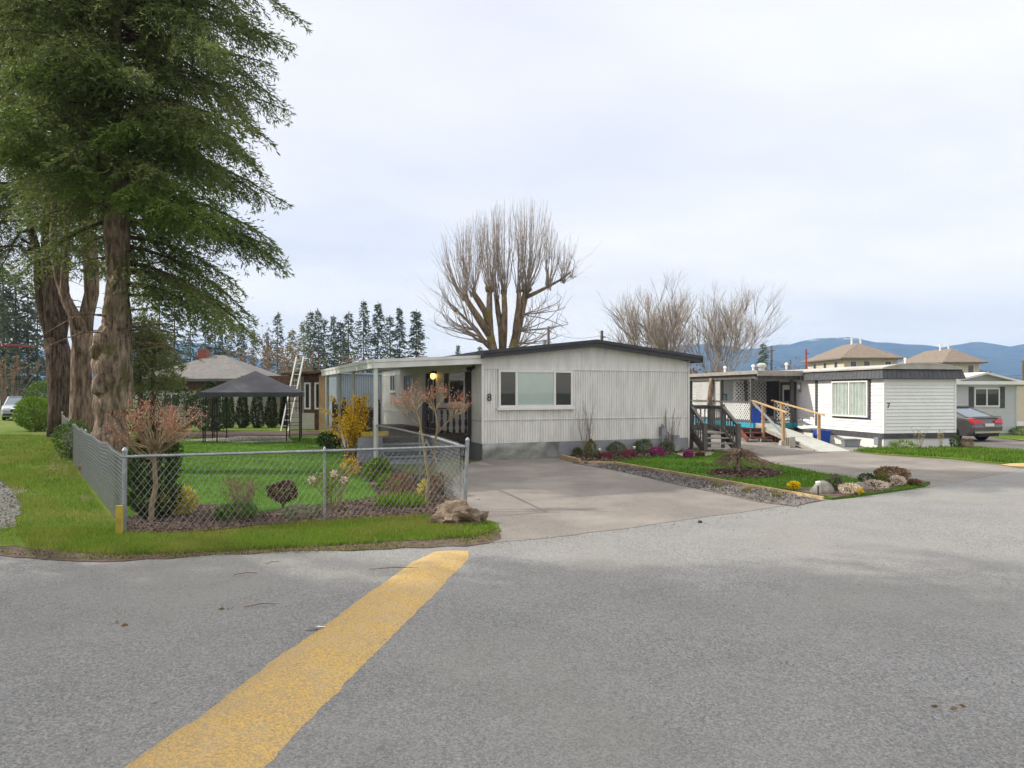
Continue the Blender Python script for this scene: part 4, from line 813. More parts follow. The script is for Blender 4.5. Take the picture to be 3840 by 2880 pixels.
# house with grey hip roof and brick chimney behind the gazebo
t,r=gable('house','low house with grey hip roof and red brick chimney behind the gazebo','house',-24.6,-17.4,46.5,53,3.05,4.75,m_paleboard,m_greyroof,hip=True,over=.6)
MB().box(-24.5,-17.5,46.38,46.48,2.2,2.85).build('eave_board',m_cabin,t); MB().box(-22.3,-21.7,49.2,49.7,4.2,5.15).build('chimney',m_brick,r)
for x in (-23.4,-20.6): fwin(t,x,x+1.2,46.45,1.1,2.0)
cp=thing('carport','low brown lean-to with dark flat roof between the grey-roofed house and the shack','lean-to',(-14.8,44.5,0))
MB().box(-17.0,-12.3,43.5,47,2.95,3.12).build('roof',m_cabinroof,cp); MB().box(-16.9,-12.4,43.42,43.49,2.55,2.98).build('fascia',m_cabin,cp); MB().box(-16.8,-12.5,46.6,46.75,0,2.94).build('back_wall',m_paleboard,cp)
for x in (-16.8,-14.6,-12.6): MB().box(x,x+.12,43.6,43.72,0,2.94).build('post',m_cabin,cp)
# brown shack with tall windows, joined metal-clad extension
y5=38.; X=lambda px:(px-1920)/FPX*y5
cb=thing('shack','brown wood-sided shack with rusty roof edge and two tall white-framed windows','shack',((X(1085)+X(1222))/2,y5+2,0))
F5=Fr(X(1090),y5,1,0,0,-1); e5=X(1222)-X(1090)
m=MB(); m.add([F5.pt(s,-o,z) for o in (.02,5) for s,z in ((0,0),(e5,0),(e5,3.15),(0,3.05))],[(0,1,2,3),(7,6,5,4),(0,4,5,1),(1,5,6,2),(2,6,7,3),(3,7,4,0)]); lapwall(m,F5,F5.s(1138),e5,.1,3.05,.16,.02); m.build('wall',m_cabin,cb)
m=MB(); ribwall(m,F5,.0,F5.s(1138),.05,2.95,.16,.03); m.build('metal_cladding',m_paleboard,cb); MB().fbox(F5,.0,F5.s(1180),.025,.06,.05,.95).build('white_panel',m_paleboard,cb)  # steel cladding takes the pale board colour, sunlight on it put into the colour
MB().fbox(F5,e5-.35,e5+.02,.02,.12,0,3.05).build('corner_board',m_lumber,cb)
m=MB(); V=[F5.pt(s,o,z) for s,z in ((-.4,3.02),(e5+.3,3.16)) for o in (.45,-5.2)]; m.add(V+[(x,y,z+.12) for x,y,z in V],[(0,2,3,1),(4,5,7,6),(0,4,6,2),(2,6,7,3),(3,7,5,1),(1,5,4,0)]); m.build('roof',m_cabinroof,cb)
for a,b_ in ((1141,1166),(1180,1208)): window(F5,F5.s(a),F5.s(b_),1.15,2.62,cb,m_white,.09,.06,(),(m_glass if 0 else m_dark,))
ms=thing('metal_shed','grey corrugated steel shed behind the porch posts','shed',(-7.3,36.2,0)); A=Vector((-8.75,34.6,0)); B=Vector((-6.75,36.9,0)); d=(B-A); FS=Fr(A.x,A.y,d.x,d.y,d.y,-d.x); ln=d.length
m=MB(); ribwall(m,FS,0,ln,.05,3.0,.11,.03); m.build('wall',m_corr,ms); m=MB(); m.fbox(FS,0.02,ln,-1.0,-.04,0,2.98); m.build('shed_body',m_corr,ms); m=MB(); m.fbox(FS,-.1,ln+.1,-1.1,.12,3.0,3.08); m.build('roof',m_corr,ms)
t,r=gable('garden_shed','small white clapboard shed with grey gable roof behind the porch','shed',-7.5,-5.9,38.2,41,2.1,3.0,m_w7,m_greyroof,axis='y',over=.25); f=Fr(-7.5,38.2,1,0,0,-1); m=MB(); lapwall(m,f,0,1.6,.05,2.1,.13,.016); m.build('front_boards',m_w7,t)
# ladder
la,lb=Vector((-12.2,36.6,0)),Vector((-11.62,37.4,4.0)); sd=Vector((.42,-.1,0)); ld=thing('ladder','tall dull aluminium extension ladder leaning on the brown shack','ladder',la)
for o in (sd*0,sd): MB().bar(la+o,lb+o,.10,.05).build('rail',m_alu,ld)
for i in range(1,13): p=la.lerp(lb,i/13.2); MB().tube([p,p+sd],.022,6).build('rung',m_alu,ld)
# ================================================================== gazebo
gz=thing('gazebo','garden gazebo with charcoal fabric canopy and thin black steel posts','gazebo',(-11.06,29.9,0)); gz.rotation_euler=(0,0,.27)
gx0,gx1,gy0,gy1=-12.92,-9.2,28.4,31.4; xc,yc=(gx0+gx1)/2,(gy0+gy1)/2
m=MB(); k=10; 
def cz(u,v): r=max(abs(u),abs(v)); return 2.08+.92*(1-r)**1.08+.03*math.sin(u*7+v*3)*(1-r)*r*2+.02*(abs(abs(u)-abs(v))<.08)
g=[]; n=21
for j in range(n):
    for i in range(n):
        u,v=i/10-1,j/10-1; g.append((xc+u*1.99,yc+v*1.75,cz(u,v)))
m.add(g,[(j*n+i,j*n+i+1,(j+1)*n+i+1,(j+1)*n+i) for j in range(n-1) for i in range(n-1)]); cn=m.build('canopy',m_canvas,gz,smooth=True)
m=MB(); ed=[(-1,-1),(1,-1),(1,1),(-1,1)]
for a,b_ in zip(ed,ed[1:]+ed[:1]):
    for i in range(24):
        f0,f1=i/24,(i+1)/24; P0=[(xc+(a[0]+(b_[0]-a[0])*q)*1.99,yc+(a[1]+(b_[1]-a[1])*q)*1.75) for q in (f0,f1)]
        zl=[1.90+.02*math.sin(q*40) for q in (f0,f1)]; m.quad((*P0[0],zl[0]),(*P0[1],zl[1]),(*P0[1],2.085),(*P0[0],2.085))
m.build('valance',m_canvas,cn)
for sx,x in ((1,gx0),(-1,gx1)):
    for sy,y in ((1,gy0),(-1,gy1)):
        for ox,oy in ((0,0),(.52*sx,0),(0,.5*sy)): MB().box(x+ox-.022,x+ox+.022,y+oy-.022,y+oy+.022,.05,2.0).build('post',m_black,gz)
        m=MB()
        for z in (.35,.7,1.05,1.4,1.7): m.bar((x,y,z),(x+.52*sx,y,z),.018,.018).bar((x,y,z+.02),(x,y+.5*sy,z+.02),.018,.018)
        m.build('trellis',m_black,gz)
m=MB()
for y in (gy0,gy1): m.bar((gx0,y,1.97),(gx1,y,1.97),.05,.05)
for x in (gx0,gx1): m.bar((x,gy0,1.968),(x,gy1,1.968),.045,.045)
m.build('top_frame',m_black,gz)
# ================================================================== chain link fences
def chainlink(label,pts,h,rail,post_ix,seed,sag=0.,dia=.095,w=.0042,end_h=0):
    t=thing('chain_link_fence',label,'fence',(*pts[0],0)); m=MB(); R=random.Random(seed)
    off=0
    seg=[(Vector((*a,0)),Vector((*b_,0))) for a,b_ in zip(pts,pts[1:])]; tot=sum((b_-a).length for a,b_ in seg); cum=[0]
    for a,b_ in seg: cum.append(cum[-1]+(b_-a).length)
    def at(s):
        for i,(a,b_) in enumerate(seg):
            if s<=cum[i+1] or i==len(seg)-1: q=(s-cum[i])/(cum[i+1]-cum[i]); return a.lerp(b_,q)
    def top(s): return h-(sag*abs(math.sin(s*1.05+.3))+sag*.5*mnoise.noise(Vector((s*.8,seed,0))) if sag else 0)
    nrm=lambda s:Vector((0,-1,0))
    n=int(tot/dia)
    for i in range(-int(h/dia/1.0)-1,n+int(h/dia)+2):
        for sg in (1,-1):
            s0=i*dia; pt=[]; K=6
            for k in range(K+1):
                z=.03+(h+.02-.03)*k/K; s=s0+sg*(z-.03)*.72
                if 0<=s<=tot:
                    p=at(s); zz_=min(z*top(s)/h,top(s)+.03); pt.append((p.x,p.y+sg*.002,zz_))
            if len(pt)>1: m.tube([pt[0],pt[-1]] if not sag else pt,w,3,cap=False)
    for i in range(n):        # twisted barbs on top
        s=i*dia+.02
        if s<tot: p=at(s); z=top(s); m.tube([(p.x-.012,p.y,z-.02),(p.x+.008,p.y,z+.03)],w*1.1,3,cap=False)
    m.build('wire_mesh',m_wire,t)
    if rail:
        q=[at(tot*k/12) for k in range(13)]; MB().tube([(p.x,p.y+.015,h-.02) for p in q],.021,8).build('top_rail',m_zinc,t)
    else:
        q=[tot*k/90 for k in range(91)]; MB().tube([(at(s).x,at(s).y,top(s)-.01) for s in q],.008,5).build('top_wire',m_zinc,t)
    for s,r,hh,lean in post_ix:
        p=at(s*tot); MB().tube([(p.x,p.y+.04,0),(p.x+lean,p.y+.04,hh)],r,8).lathe([(r*1.15,0),(r*1.2,.03),(r*.7,.06),(.004,.075)],(p.x+lean,p.y+.04,hh-.005),8).build('post',m_zinc,t)
    return t
fa,fm_,fb=G(460,2008),G(1178,1962),G(1742,1922)
chainlink('galvanised chain-link fence with top rail along the front garden bed facing the road',[fa,fm_,fb],1.17,True,((0,.035,1.22,.01),(.545,.024,1.15,0),(1,.034,1.24,.05)),1,w=.003)
chainlink('sagging chain-link fence without top rail running back along the left side of the yard',[fa,G(440,1960),G(380,1880),G(310,1790),G(285,1752),G(250,1690),G(232,1655)],1.18,False,((.33,.025,1.15,0),(.66,.025,1.15,0),(1,.03,1.2,0)),2,.055,.10,.0036)
chainlink('chain-link fence beside the driveway running back to the porch steps',[fb,G(1640,1850),G(1480,1770),G(1400,1741)],1.16,True,((.45,.022,1.15,0),(1,.03,1.2,0)),3,dia=.095,w=.0029)
p=G(452,2014); tag(MB().box(p[0]-.045,p[0]+.045,p[1]-.05,p[1]-.01,0,.46).build('wooden_stake',m_yellowpost,at=(p[0],p[1],0)),'short yellow-green wooden stake at the road corner of the chain-link fence','stake')
# ================================================================== big trees at the left
def pl(L,Z): return [P(x,y,Z+(q[0] if q else 0)) for x,y,*q in L]
ftr=thing('fir_tree','big fir with thick burled mossy trunk, the rightmost of the trunks beyond the left fence','tree',(-10.35,18,0))
zA=lambda z:(-10.5+.06*min(z,4)-.012*max(0,z-4)+.0,18.0+.01*z,z)
hs=[-.1,.2,.6,1.1,1.6,2.1,2.6,3.1,3.6,4.1,4.6,5.2,6.2,7.5,9,11,13,16,19]; rr=[.62,.52,.45,.41,.40,.41,.43,.45,.43,.35,.31,.285,.27,.22,.17,.14,.11,.07,.02]
wood=MB(); hz_=np.concatenate([np.linspace(-.1,5.2,46),[6.2,7.5,9,11,13,16,19]]); wood.tube([zA(z) for z in hz_],list(np.interp(hz_,hs,rr)*np.array([1+(.10*math.sin(z*3.1)+.07*math.sin(z*7.3+1) if z<3.9 else 0) for z in hz_])),30,jit=.34,seed=3)
for (x,y,z,r,s) in ((-10.6,17.85,3.3,.24,1),(-10.4,17.72,3.5,.22,4),(-10.35,17.75,2.9,.24,8),(-10.5,17.72,2.3,.2,18),(-10.25,17.82,3.4,.2,28),(-10.65,17.75,.5,.34,9),(-10.3,17.7,.35,.3,11)): wood.rock((x,y,z),(r,r*.7,r*1.4),s,16,12,.8)
wood.tube(pl([(455,790),(480,720),(500,660),(520,600)],17.8),[.12,.11,.09,.06],8,jit=.2,seed=8)
wood.tube(pl([(430,740),(405,640),(375,500),(340,380),(290,300)],17.6),[.10,.08,.07,.05,.02],8,jit=.2,seed=9)
for k in range(26):
    R=random.Random(k); z=R.uniform(2.6,7); a=R.uniform(-.9,PI+.9)-PI/2; p=Vector(zA(z)); L=R.uniform(.8,3.4); d=Vector((math.cos(a),math.sin(a),R.uniform(-.05,.25)))
    wood.tube([p,p+d*L*.5+Vector((0,0,R.uniform(-.05,.1))),p+d*L+Vector((0,0,-.25*L))],[.03,.018,.006],4,cap=False)
wood.build('trunk',m_bark1,ftr,smooth=True)
rs=np.random.RandomState(11); bw=MB()
def radA(z,az):
    rgt=max(0,math.cos(az)); t=max(0,min(1,(z-3.8)/2.0)); top=max(0,1-max(0,z-11)/9.); fr=-math.sin(az)
    if fr>.2 and z<7.6: return 0 if fr>.45 or z<5.5 else .9
    if math.cos(az)<-.3 and z<6.2: return 0
    top=max(0,1-max(0,z-13.5)/7.); out=1.2 if z<8.5 else 1.5
    return (2.9+out*rgt+.45*math.sin(z*1.7)*rgt)*(.55+.45*t)*top**.7
fol=fir_foliage(zA,4.8,20,200,radA,rs,.9,leaf=.14,wood=bw,clump=3.2)
bw.build('limbs',m_bark3,ftr); crownA=np_build('crown',fol,m_fir,ftr)
rs=np.random.RandomState(5); q=[]
for (px,py,Z,L,az) in ((640,700,16.6,1.5,-.4),(600,740,16.4,1.3,-1.0),(700,800,16.5,1.2,-.6),(330,690,16.6,1.0,3.4),(30,450,16.2,1.4,3.3),(60,520,16.2,1.2,2.9),(90,420,16.4,1.3,-2.2),(560,480,16.4,1.6,-.7),(300,260,16.4,1.7,-2.0)):
    o=np.array(P(px,py,Z)); q.append(fir_foliage(lambda z,o=o:(o[0],o[1],z),o[2]-.2,o[2]+.25,7,lambda z,a,L=L:L*.75,rs,1.15,leaf=.12))
np_build('fresh_sprays',np.concatenate(q),m_fir2,ftr)
def multistem(label,Z,stems,seed,foli,mat,bark):
    t=thing('conifer_tree',label,'tree',(*stems[0][0][0][:2],0)); w=MB()
    for i,(pts,rad) in enumerate(stems): w.tube(pts,rad,14 if i==0 else 9,jit=.16,seed=seed+i)
    R=random.Random(seed)
    for k in range(16):
        st,rd=stems[R.randint(0,len(stems)-1)]; p=Vector(st[R.randint(1,len(st)-1)])
        if p.z<4: continue
        a=R.uniform(0,2*PI); L=R.uniform(.6,2.2); w.tube([p,p+Vector((math.cos(a)*L*.6,math.sin(a)*L*.6,L*.05)),p+Vector((math.cos(a)*L,math.sin(a)*L,-.12*L))],[.022,.014,.005],4,cap=False)
    w.build('trunk',bark,t,smooth=True); rs=np.random.RandomState(seed); lw=MB(); q=[]
    for (x,y,z0,z1,n,r0,r1) in foli:
        q.append(fir_foliage(lambda z,x=x,y=y:(x,y,z),z0,z1,n,lambda z,a,z0=z0,z1=z1,r0=r0,r1=r1:(r0+(r1-r0)*(z-z0)/(z1-z0))*(0 if math.sin(a)<-.3 and z<z0+1.2 else 1),rs,.72,leaf=.18,wood=lw,clump=1.6))
    lw.build('limbs',m_bark3,t); np_build('crown',np.concatenate(q),mat,t); return t
ZB=24.; b0=(P(308,1600,ZB)[0],ZB,-.05)
multistem('smooth brown multi-stemmed conifer, middle of the trunks beyond the left fence',ZB,[
  ([b0]+pl([(308,1560),(306,1450),(304,1330),(312,1240)],ZB),[.45,.38,.33,.31,.29]),
  (pl([(300,1260),(285,1200),(250,1130),(225,1050),(205,960),(200,880),(205,700)],ZB),[.19,.18,.165,.155,.14,.125,.08]),
  (pl([(312,1250),(300,1210),(268,1150),(240,1100),(245,1000),(250,880),(255,740)],ZB-.15),[.15,.15,.14,.14,.125,.11,.06]),
  (pl([(318,1250),(325,1180),(345,1100),(340,1000),(330,900),(310,780),(300,600)],ZB+.1),[.25,.23,.24,.25,.24,.2,.1]),
  (pl([(300,1330),(280,1260),(268,1190),(265,1120)],ZB-.2),[.15,.14,.10,.06])],31,
  [(P(220,600,ZB)[0],ZB,9.2,17,62,3.4,2.6)],m_fir,m_bark2)
ZC=32.; c0=(P(235,1560,ZC)[0],ZC,-.05)
multistem('dark multi-stemmed conifer furthest left of the trunks beyond the left fence',ZC,[
  ([c0]+pl([(236,1520),(230,1430),(222,1340),(205,1270)],ZC),[.66,.57,.54,.53,.5]),
  (pl([(205,1290),(180,1220),(160,1150),(148,1050),(142,960),(115,850),(100,700)],ZC),[.36,.3,.26,.23,.2,.15,.09]),
  (pl([(215,1290),(200,1200),(190,1100),(180,1000),(178,850),(180,650)],ZC-.1),[.4,.35,.3,.29,.24,.12]),
  (pl([(222,1280),(240,1190),(238,1080),(225,960)],ZC+.2),[.3,.27,.24,.18])],51,
  [(P(80,700,ZC)[0],ZC,8.6,20,75,5.0,3.6)],m_fir,m_bark3)
# three shade-casting firs just outside the left edge of the picture
firs=[(-15.5,4.8,1.25,'nearest the fence corner'),(-16.5,-2.8,1.25,'level with the camera'),(-21.5,4.2,1.3,'second row, behind the nearest fir'),(-23,-5.0,1.3,'second row, behind the camera'),(-27.5,4.6,1.3,'third row, farthest up the lane'),(-28.5,-1.5,1.3,'third row, middle'),(-19.0,.4,1.2,'between the first and second row'),(-33,4.4,1.35,'last of the group, farthest left'),(-15.8,.8,1.15,'front row, between two larger firs')]
for k,(x,y,s,lab) in enumerate(firs):
    lab='tall fir outside the left picture edge, '+lab
    t=copy_tree(ftr); t.location=(x,y,0); t.rotation_euler=(0,0,.5+k*1.9); t.scale=(s,s,1.75); t['label']=lab; t['group']='firs outside the left edge shading the road'
# ================================================================== pollarded maple behind the ribbed home
ZP=43.; pm=thing('maple_tree','pollarded bare maple with a fan of upright shoots behind the ribbed mobile home','tree',(P(1880,1500,ZP)[0],ZP,0)); w=MB()
bx=P(1885,1400,ZP)[0]
w.tube([(bx,ZP,0),(bx,ZP,1.6),(bx+.05,ZP,3.2),(bx,ZP,4.2)],[.75,.6,.56,.44],14,jit=.15,seed=2)
limbs=[([(1875,1360),(1848,1310),(1838,1250),(1835,1180),(1836,1085)],0,.36,.17),([(1838,1260),(1800,1200),(1765,1150),(1742,1112)],-.5,.26,.16),([(1835,1220),(1820,1170),(1795,1130),(1775,1100)],.6,.24,.15),
 ([(1885,1370),(1885,1310),(1880,1230),(1868,1170),(1862,1120)],.3,.28,.15),([(1885,1310),(1890,1240),(1892,1160),(1890,1095)],-.3,.25,.16),([(1905,1370),(1925,1310),(1940,1240),(1958,1160),(1975,1085)],.1,.35,.19),([(1930,1290),(1935,1220),(1945,1150),(1946,1095)],-.7,.22,.14),([(1972,1115),(2010,1098),(2055,1075),(2100,1050),(2140,1020)],.2,.14,.05),([(1848,1310),(1810,1275),(1785,1235),(1740,1190),(1690,1140)],.2,.2,.05),([(1835,1290),(1790,1275),(1750,1240),(1715,1190)],.8,.12,.04)]
for L,dz,r0,r1 in limbs:
    n=len(L); w.tube([P(x,y,ZP+dz*i/n) for i,(x,y) in enumerate(L)],[r0+(r1-r0)*i/(n-1) for i in range(n)],9,jit=.2,seed=int(L[0][0]))
for kx,ky,r in ((1836,1080,.38),(1742,1110,.32),(1862,1115,.25),(1890,1092,.3),(1975,1082,.42),(1946,1092,.25)): w.rock(P(kx,ky,ZP),(r*.75,r*.75,r*.75),int(kx),9,7,.5)
w.build('trunk',m_barkmaple,pm,smooth=True)
m=MB(); R=random.Random(77)
def shoot(a,b_,r,bulge,side=True):
    a,b_=Vector(a),Vector(b_); out=Vector((b_.x-a.x,b_.y-a.y,0)); pts=[]
    for i in range(8):
        t=i/7; h=t**.62; p=a+out*(h+bulge*math.sin(PI*t)*.35)+Vector((0,0,(b_.z-a.z)*t))+Vector((R.gauss(0,.03),R.gauss(0,.03),0)); pts.append(p)
    m.tube(pts,[r*(1-.82*i/7) for i in range(8)],4,cap=False)
    if side:
        for k in range(R.randint(1,4)):
            i=R.randint(2,5); p=pts[i]; d=(pts[i+1]-pts[i]).normalized(); L=R.uniform(.5,1.5); s=Vector((R.gauss(0,.35),R.gauss(0,.35),.1)); m.tube([p,p+(d*.75+s)*L*.5,p+(d+s*.8)*L],[r*.45,r*.35,.006],3,cap=False)
kn=[((1836,1085),1770,1900,850,765,32),((1742,1112),1640,1770,920,800,40),((1775,1100),1690,1830,860,780,26),((1862,1118),1810,1890,860,780,20),((1890,1095),1840,1940,800,745,26),((1975,1085),1920,2070,800,725,46),((1946,1095),1900,1980,860,780,18),((2055,1075),2030,2110,900,790,20),((2110,1045),2085,2165,1000,840,24),((1720,1160),1625,1690,1060,960,14),((2140,1022),2140,2168,990,890,8)]
for (kx,ky),x0,x1,y0,y1,n in kn:
    for i in range(n):
        ex=R.uniform(x0,x1); u=abs((ex-1900)/265.); ey=R.uniform(y0,y1)+max(0,u-.45)*130; dz=R.uniform(-2.0,2.0)
        shoot(P(kx+R.uniform(-10,10),ky+R.uniform(-8,20),ZP+dz*.12),P(ex,ey,ZP+dz),R.uniform(.015,.032),R.uniform(-.1,.45))
for i in range(34):
    px,py=R.choice([(1945,1240),(1935,1290),(1955,1180),(1925,1310)]); ex=R.uniform(1960,2125); ey=R.uniform(1075,1300); dz=R.uniform(-1.6,1.6); shoot(P(px,py,ZP),P(ex,ey,ZP+dz),.035,R.uniform(.4,1.2))
for i in range(22):
    px,py=R.choice([(1820,1280),(1800,1262),(1785,1238)]); ex=R.uniform(1640,1790); ey=R.uniform(1030,1250); shoot(P(px,py,ZP),P(ex,ey,ZP+R.uniform(-1.5,1.5)),.035,R.uniform(.4,1.2))
m.build('crown',m_shoot,pm)
# ================================================================== bare trees behind the right of the ribbed home
def baretree(label,px,Z,hy,half,seed,bark,twig,nst,lv=5,group=None,r0=.28,spread=.5,name='bare_tree'):
    x=(px-1920)/FPX*Z; H=CAMH+(HOR-hy)/FPX*Z; t=thing(name,label,'tree',(x,Z,0),group); w=MB(); tw=MB(); R=random.Random(seed); wid=half/FPX*Z
    w.tube([(x,Z,0),(x,Z,.14*H)],[r0*1.2,r0],9,jit=.1)
    for i in range(nst):
        a=2*PI*i/nst+R.uniform(-.3,.3); sp=R.uniform(.35,1.)*wid/H*2.1 if i else .1
        d=Vector((math.cos(a)*sp*1.1,math.sin(a)*sp*1.1,1)); tips=[]
        grow(w,(x,Z,H*R.uniform(.05,.13)),d,H*.36*R.uniform(.85,1.1),r0*R.uniform(.26,.42),2,R,.5,.08,.68,(3,4),6,tips,4,.10)
        for p,dd in tips: 
            for k in range(4): grow(tw,p,(dd+Vector((R.gauss(0,.3),R.gauss(0,.3),R.gauss(0,.2)+.12))),H*.14*R.uniform(.6,1.2),r0*.075,lv-3,R,.6,.12,.62,(2,4),3,None,3,.12)
    w.build('trunk',bark,t); tw.build('twigs',twig,t); return t
baretree('wide bare tree with many spreading tan branches, left of the two behind the ribbed home',2475,60,1100,130,4,m_birch,m_birch,10,r0=.33)
baretree('bare tree with pale trunk, right of the two behind the ribbed home',2705,58,1095,88,9,m_whitebark,m_birch,7,r0=.26)
# ================================================================== far conifers, brush
prot=[spruce_proto(1,m_fardark,m_bark3,1.,.15),spruce_proto(2,m_fardark,m_bark3,.72,.13),spruce_proto(3,m_fardark,m_bark3,.85,.19),spruce_proto(4,m_farlight,m_bark2,.7,.22)]
far=[(1561,1158,100,0),(1499,1146,100,0),(1462,1180,108,1),(1418,1128,100,0),(1362,1122,100,2),(1308,1166,104,1),(1278,1200,112,0),(1192,1155,105,1),(1165,1162,110,2),(1215,1190,112,1),(1140,1200,105,3),(1096,1230,95,3),(1042,1168,100,1),(868,1195,112,1),(835,1200,110,2),(805,1165,108,1),(770,1150,104,1),(905,1215,116,0),(715,1120,100,1),(655,1090,96,1),(600,1060,95,1),(950,1230,118,1),(10,985,88,1),(58,1020,92,2),(105,1050,90,1),(140,1090,96,1),(-40,1000,84,2),(30,1090,105,3),(1718,1290,140,0),(1800,1296,150,2),(2862,1283,72,2),(1250,1178,116,0),(1000,1240,114,2)]
names=[]
desc=['narrow dark','thin open-branched','bushy dark','olive-green loose']
wh={0:'rightmost of the far row, left of the pollarded maple',1:'second from the right in the far row',2:'slim one third from the right in the far row',3:'tall one fourth from the right in the far row',4:'tallest of the far row behind the porch roof',5:'left of the tallest in the far row',6:'short one behind the porch roof corner',7:'above the brown shack, taller of its pair',8:'above the ladder, beside its taller neighbour',9:'above the metal shed',10:'olive one left of the ladder top',11:'low olive one directly above the ladder',12:'lone one above the gazebo right edge',13:'behind the gazebo peak',14:'left of the gazebo peak',15:'above the grey hip roof',16:'over the brick chimney',17:'above the right slope of the grey roof',18:'left of the brick chimney',19:'right of the fir trunk, far off',20:'just right of the burled fir trunk',21:'small one above the gazebo canopy',22:'tall one at the left picture edge',23:'second from the left picture edge',24:'third from the left picture edge',25:'left of the dark multi-stemmed trunk',26:'cut by the left picture edge',27:'olive one low at the left edge behind the parked car',28:'tiny tip over the dark roof edge left of the maple',29:'tiny tip beside the maple trunk',30:'alone beside the street lamp over the white porch roof',31:'between the shed and the porch roof corner',32:'low one behind the gazebo right corner'}
used=set()
for i,(px,ty,Z,k) in enumerate(far):
    o=prot[k] if k not in used else copy_tree(prot[k]); used.add(k)
    Ht=CAMH+(HOR-ty)/FPX*Z; R=random.Random(i); o.location=((px-1920)/FPX*Z,Z,0); wd=R.uniform(.75,1.45); o.scale=(Ht*wd,Ht*wd,Ht); o.rotation_euler=(0,0,R.uniform(0,6))
    o['label']=f'{desc[k]} conifer, {wh[i]}'; o['category']='tree'; o['group']='far conifers on the skyline'; o.name='conifer_tree'
# brown leafless brush: bushes behind the shack and behind number 7
for i,(px,ty,Z,hw,lab) in enumerate(((930,1300,80,75,'brown leafless bush behind the gazebo peak'),(1010,1270,84,80,'brown leafless bush above the gazebo right slope'),(1075,1300,78,60,'brown leafless bush left of the ladder'),(1180,1330,90,70,'brown leafless bush over the shack roof'),(2590,1370,80,55,'rusty leafless bush at the foot of the bare trees'),(2700,1372,85,60,'rusty leafless bush left of the roof drum vent'),(2960,1360,110,50,'grey-brown leafless bush left of the red pole'),(40,1340,70,70,'brown leafless thicket above the parked car'),(1330,1340,95,60,'brown leafless bush under the tallest far conifer'))):
    H=CAMH+(HOR-ty)/FPX*Z; x=(px-1920)/FPX*Z; twigbush('leafless_bush',lab,'bush',(x,Z),H,hw/FPX*Z*2,16,200+i,m_twigbrown if i not in (4,5) else m_twigred,2,.05,m_dead,700,.22,.2,'brown leafless bushes in the distance',budname='dead_leaves')
# young open pine clump left of the gazebo
pn=thing('pine_tree','young open pine with two thin dark trunks left of the gazebo','tree',(-17.2,33,0)); w=MB(); q=[]; rs=np.random.RandomState(8)
for tx,ty in ((525,1205),(572,1250)):
    b0=P(tx+4,1500,33); tp=P(tx+15,ty,33); w.tube([(b0[0],33,0),P(tx,1400,33),tp],[.10,.08,.02],7)
    for k in range(15):
        z=2.5+(tp[2]-2.5)*k/14; r=(1.35 if z<4 else 1.0)*(1-.5*k/15); 
        for j in range(3): a=rs.rand()*6.28; c=np.array([b0[0]+math.cos(a)*r*.7+(tx-548)*.004,33+math.sin(a)*r*.6,z+rs.normal()*.15]); q.append(leafball(c,(.5,.5,.3),120,.19,rs,.25,lobes=4,up=.5))
w.build('trunk',m_bark3,pn); np_build('crown',np.concatenate(q),m_farlight,pn)
# street poles and wires
def pole(label,px,ty,Z,r,mat,arm=None,box=False):
    x=(px-1920)/FPX*Z; H=CAMH+(HOR-ty)/FPX*Z; t=thing('utility_pole',label,'pole',(x,Z,0)); MB().tube([(x,Z,0),(x,Z,H)],[r*1.2,r*.85],8).build('pole',mat,t)
    MB().box(x-.16,x+.35,Z-.05,Z+.05,H-.62,H-.52).build('insulator_arm',mat,t)
    if box: MB().lathe([(.2,0),(.22,.05),(.22,.75),(.1,.82)],(x-.42,Z-.1,H-2.2),10).build('transformer',m_greypaint,t)
    if arm: MB().tube([(x,Z,H-1.7),(x-.7,Z,H-1.2),(x-1.5,Z,H-1.15)],.05,6).box(x-2.1,x-1.4,Z-.12,Z+.12,H-1.22,H-1.08).build('street_lamp',m_alu,t)
    return (x,Z,H)
pA=pole('weathered utility pole with transformer right of the pollarded maple',2057,1224,72,.15,m_pole,box=True); pB=pole('stubby utility pole over the roof ridge of the ribbed home',2257,1240,62,.15,m_pole)
pC=pole('dark utility pole with curved street lamp arm beside the small conifer',2893,1296,80,.13,m_pole,arm=True); pD=pole('red painted pole left of the tan houses',3023,1308,84,.13,m_redpole); pE=pole('dark pole at the far right picture edge',3838,1352,70,.16,m_pole)
def wire(label,a,b_,sag,n=1,r=.014):
    m=MB()
    for k in range(n):
        A=Vector(a)+Vector((0,0,-.3*k)); B=Vector(b_)+Vector((0,0,-.3*k)); m.tube([A.lerp(B,t/10)-Vector((0,0,sag*4*(t/10)*(1-t/10))) for t in range(11)],r,4,cap=False)
    return tag(m.build('overhead_wire',m_black,at=a),label,'wire','overhead wires')
wire('thin wires between the transformer pole and the stubby ridge pole',(pA[0],pA[1],pA[2]-.45),(pB[0],pB[1],pB[2]-.4),.5,1); wire('sagging wire from the ridge pole towards the street lamp pole',(pB[0],pB[1],pB[2]-.45),(pC[0],pC[1],pC[2]-.6),1.6,1)
wire('pair of wires between the street lamp pole and the red pole',(pC[0],pC[1],pC[2]-1.6),(pD[0],pD[1],pD[2]-2.),.5,2); wire('three parallel wires low in the sky left of the pollarded maple',(pA[0],pA[1],pA[2]-1.0),(-16,80,5.2),.6,3,.012); wire('wires crossing in front of the blue hills at the right',(pD[0],pD[1],pD[2]-2.1),(pE[0],pE[1],pE[2]-1.5),.6,2)
bl=[P(-60+190*t/12,1283+14*t/12,58) for t in range(13)]; m=MB().tube(bl,.02,4,cap=False); bt=tag(m.build('bunting_string',m_black,at=bl[0]),'string of small orange-red pennants above the parked car','bunting')
m=MB()
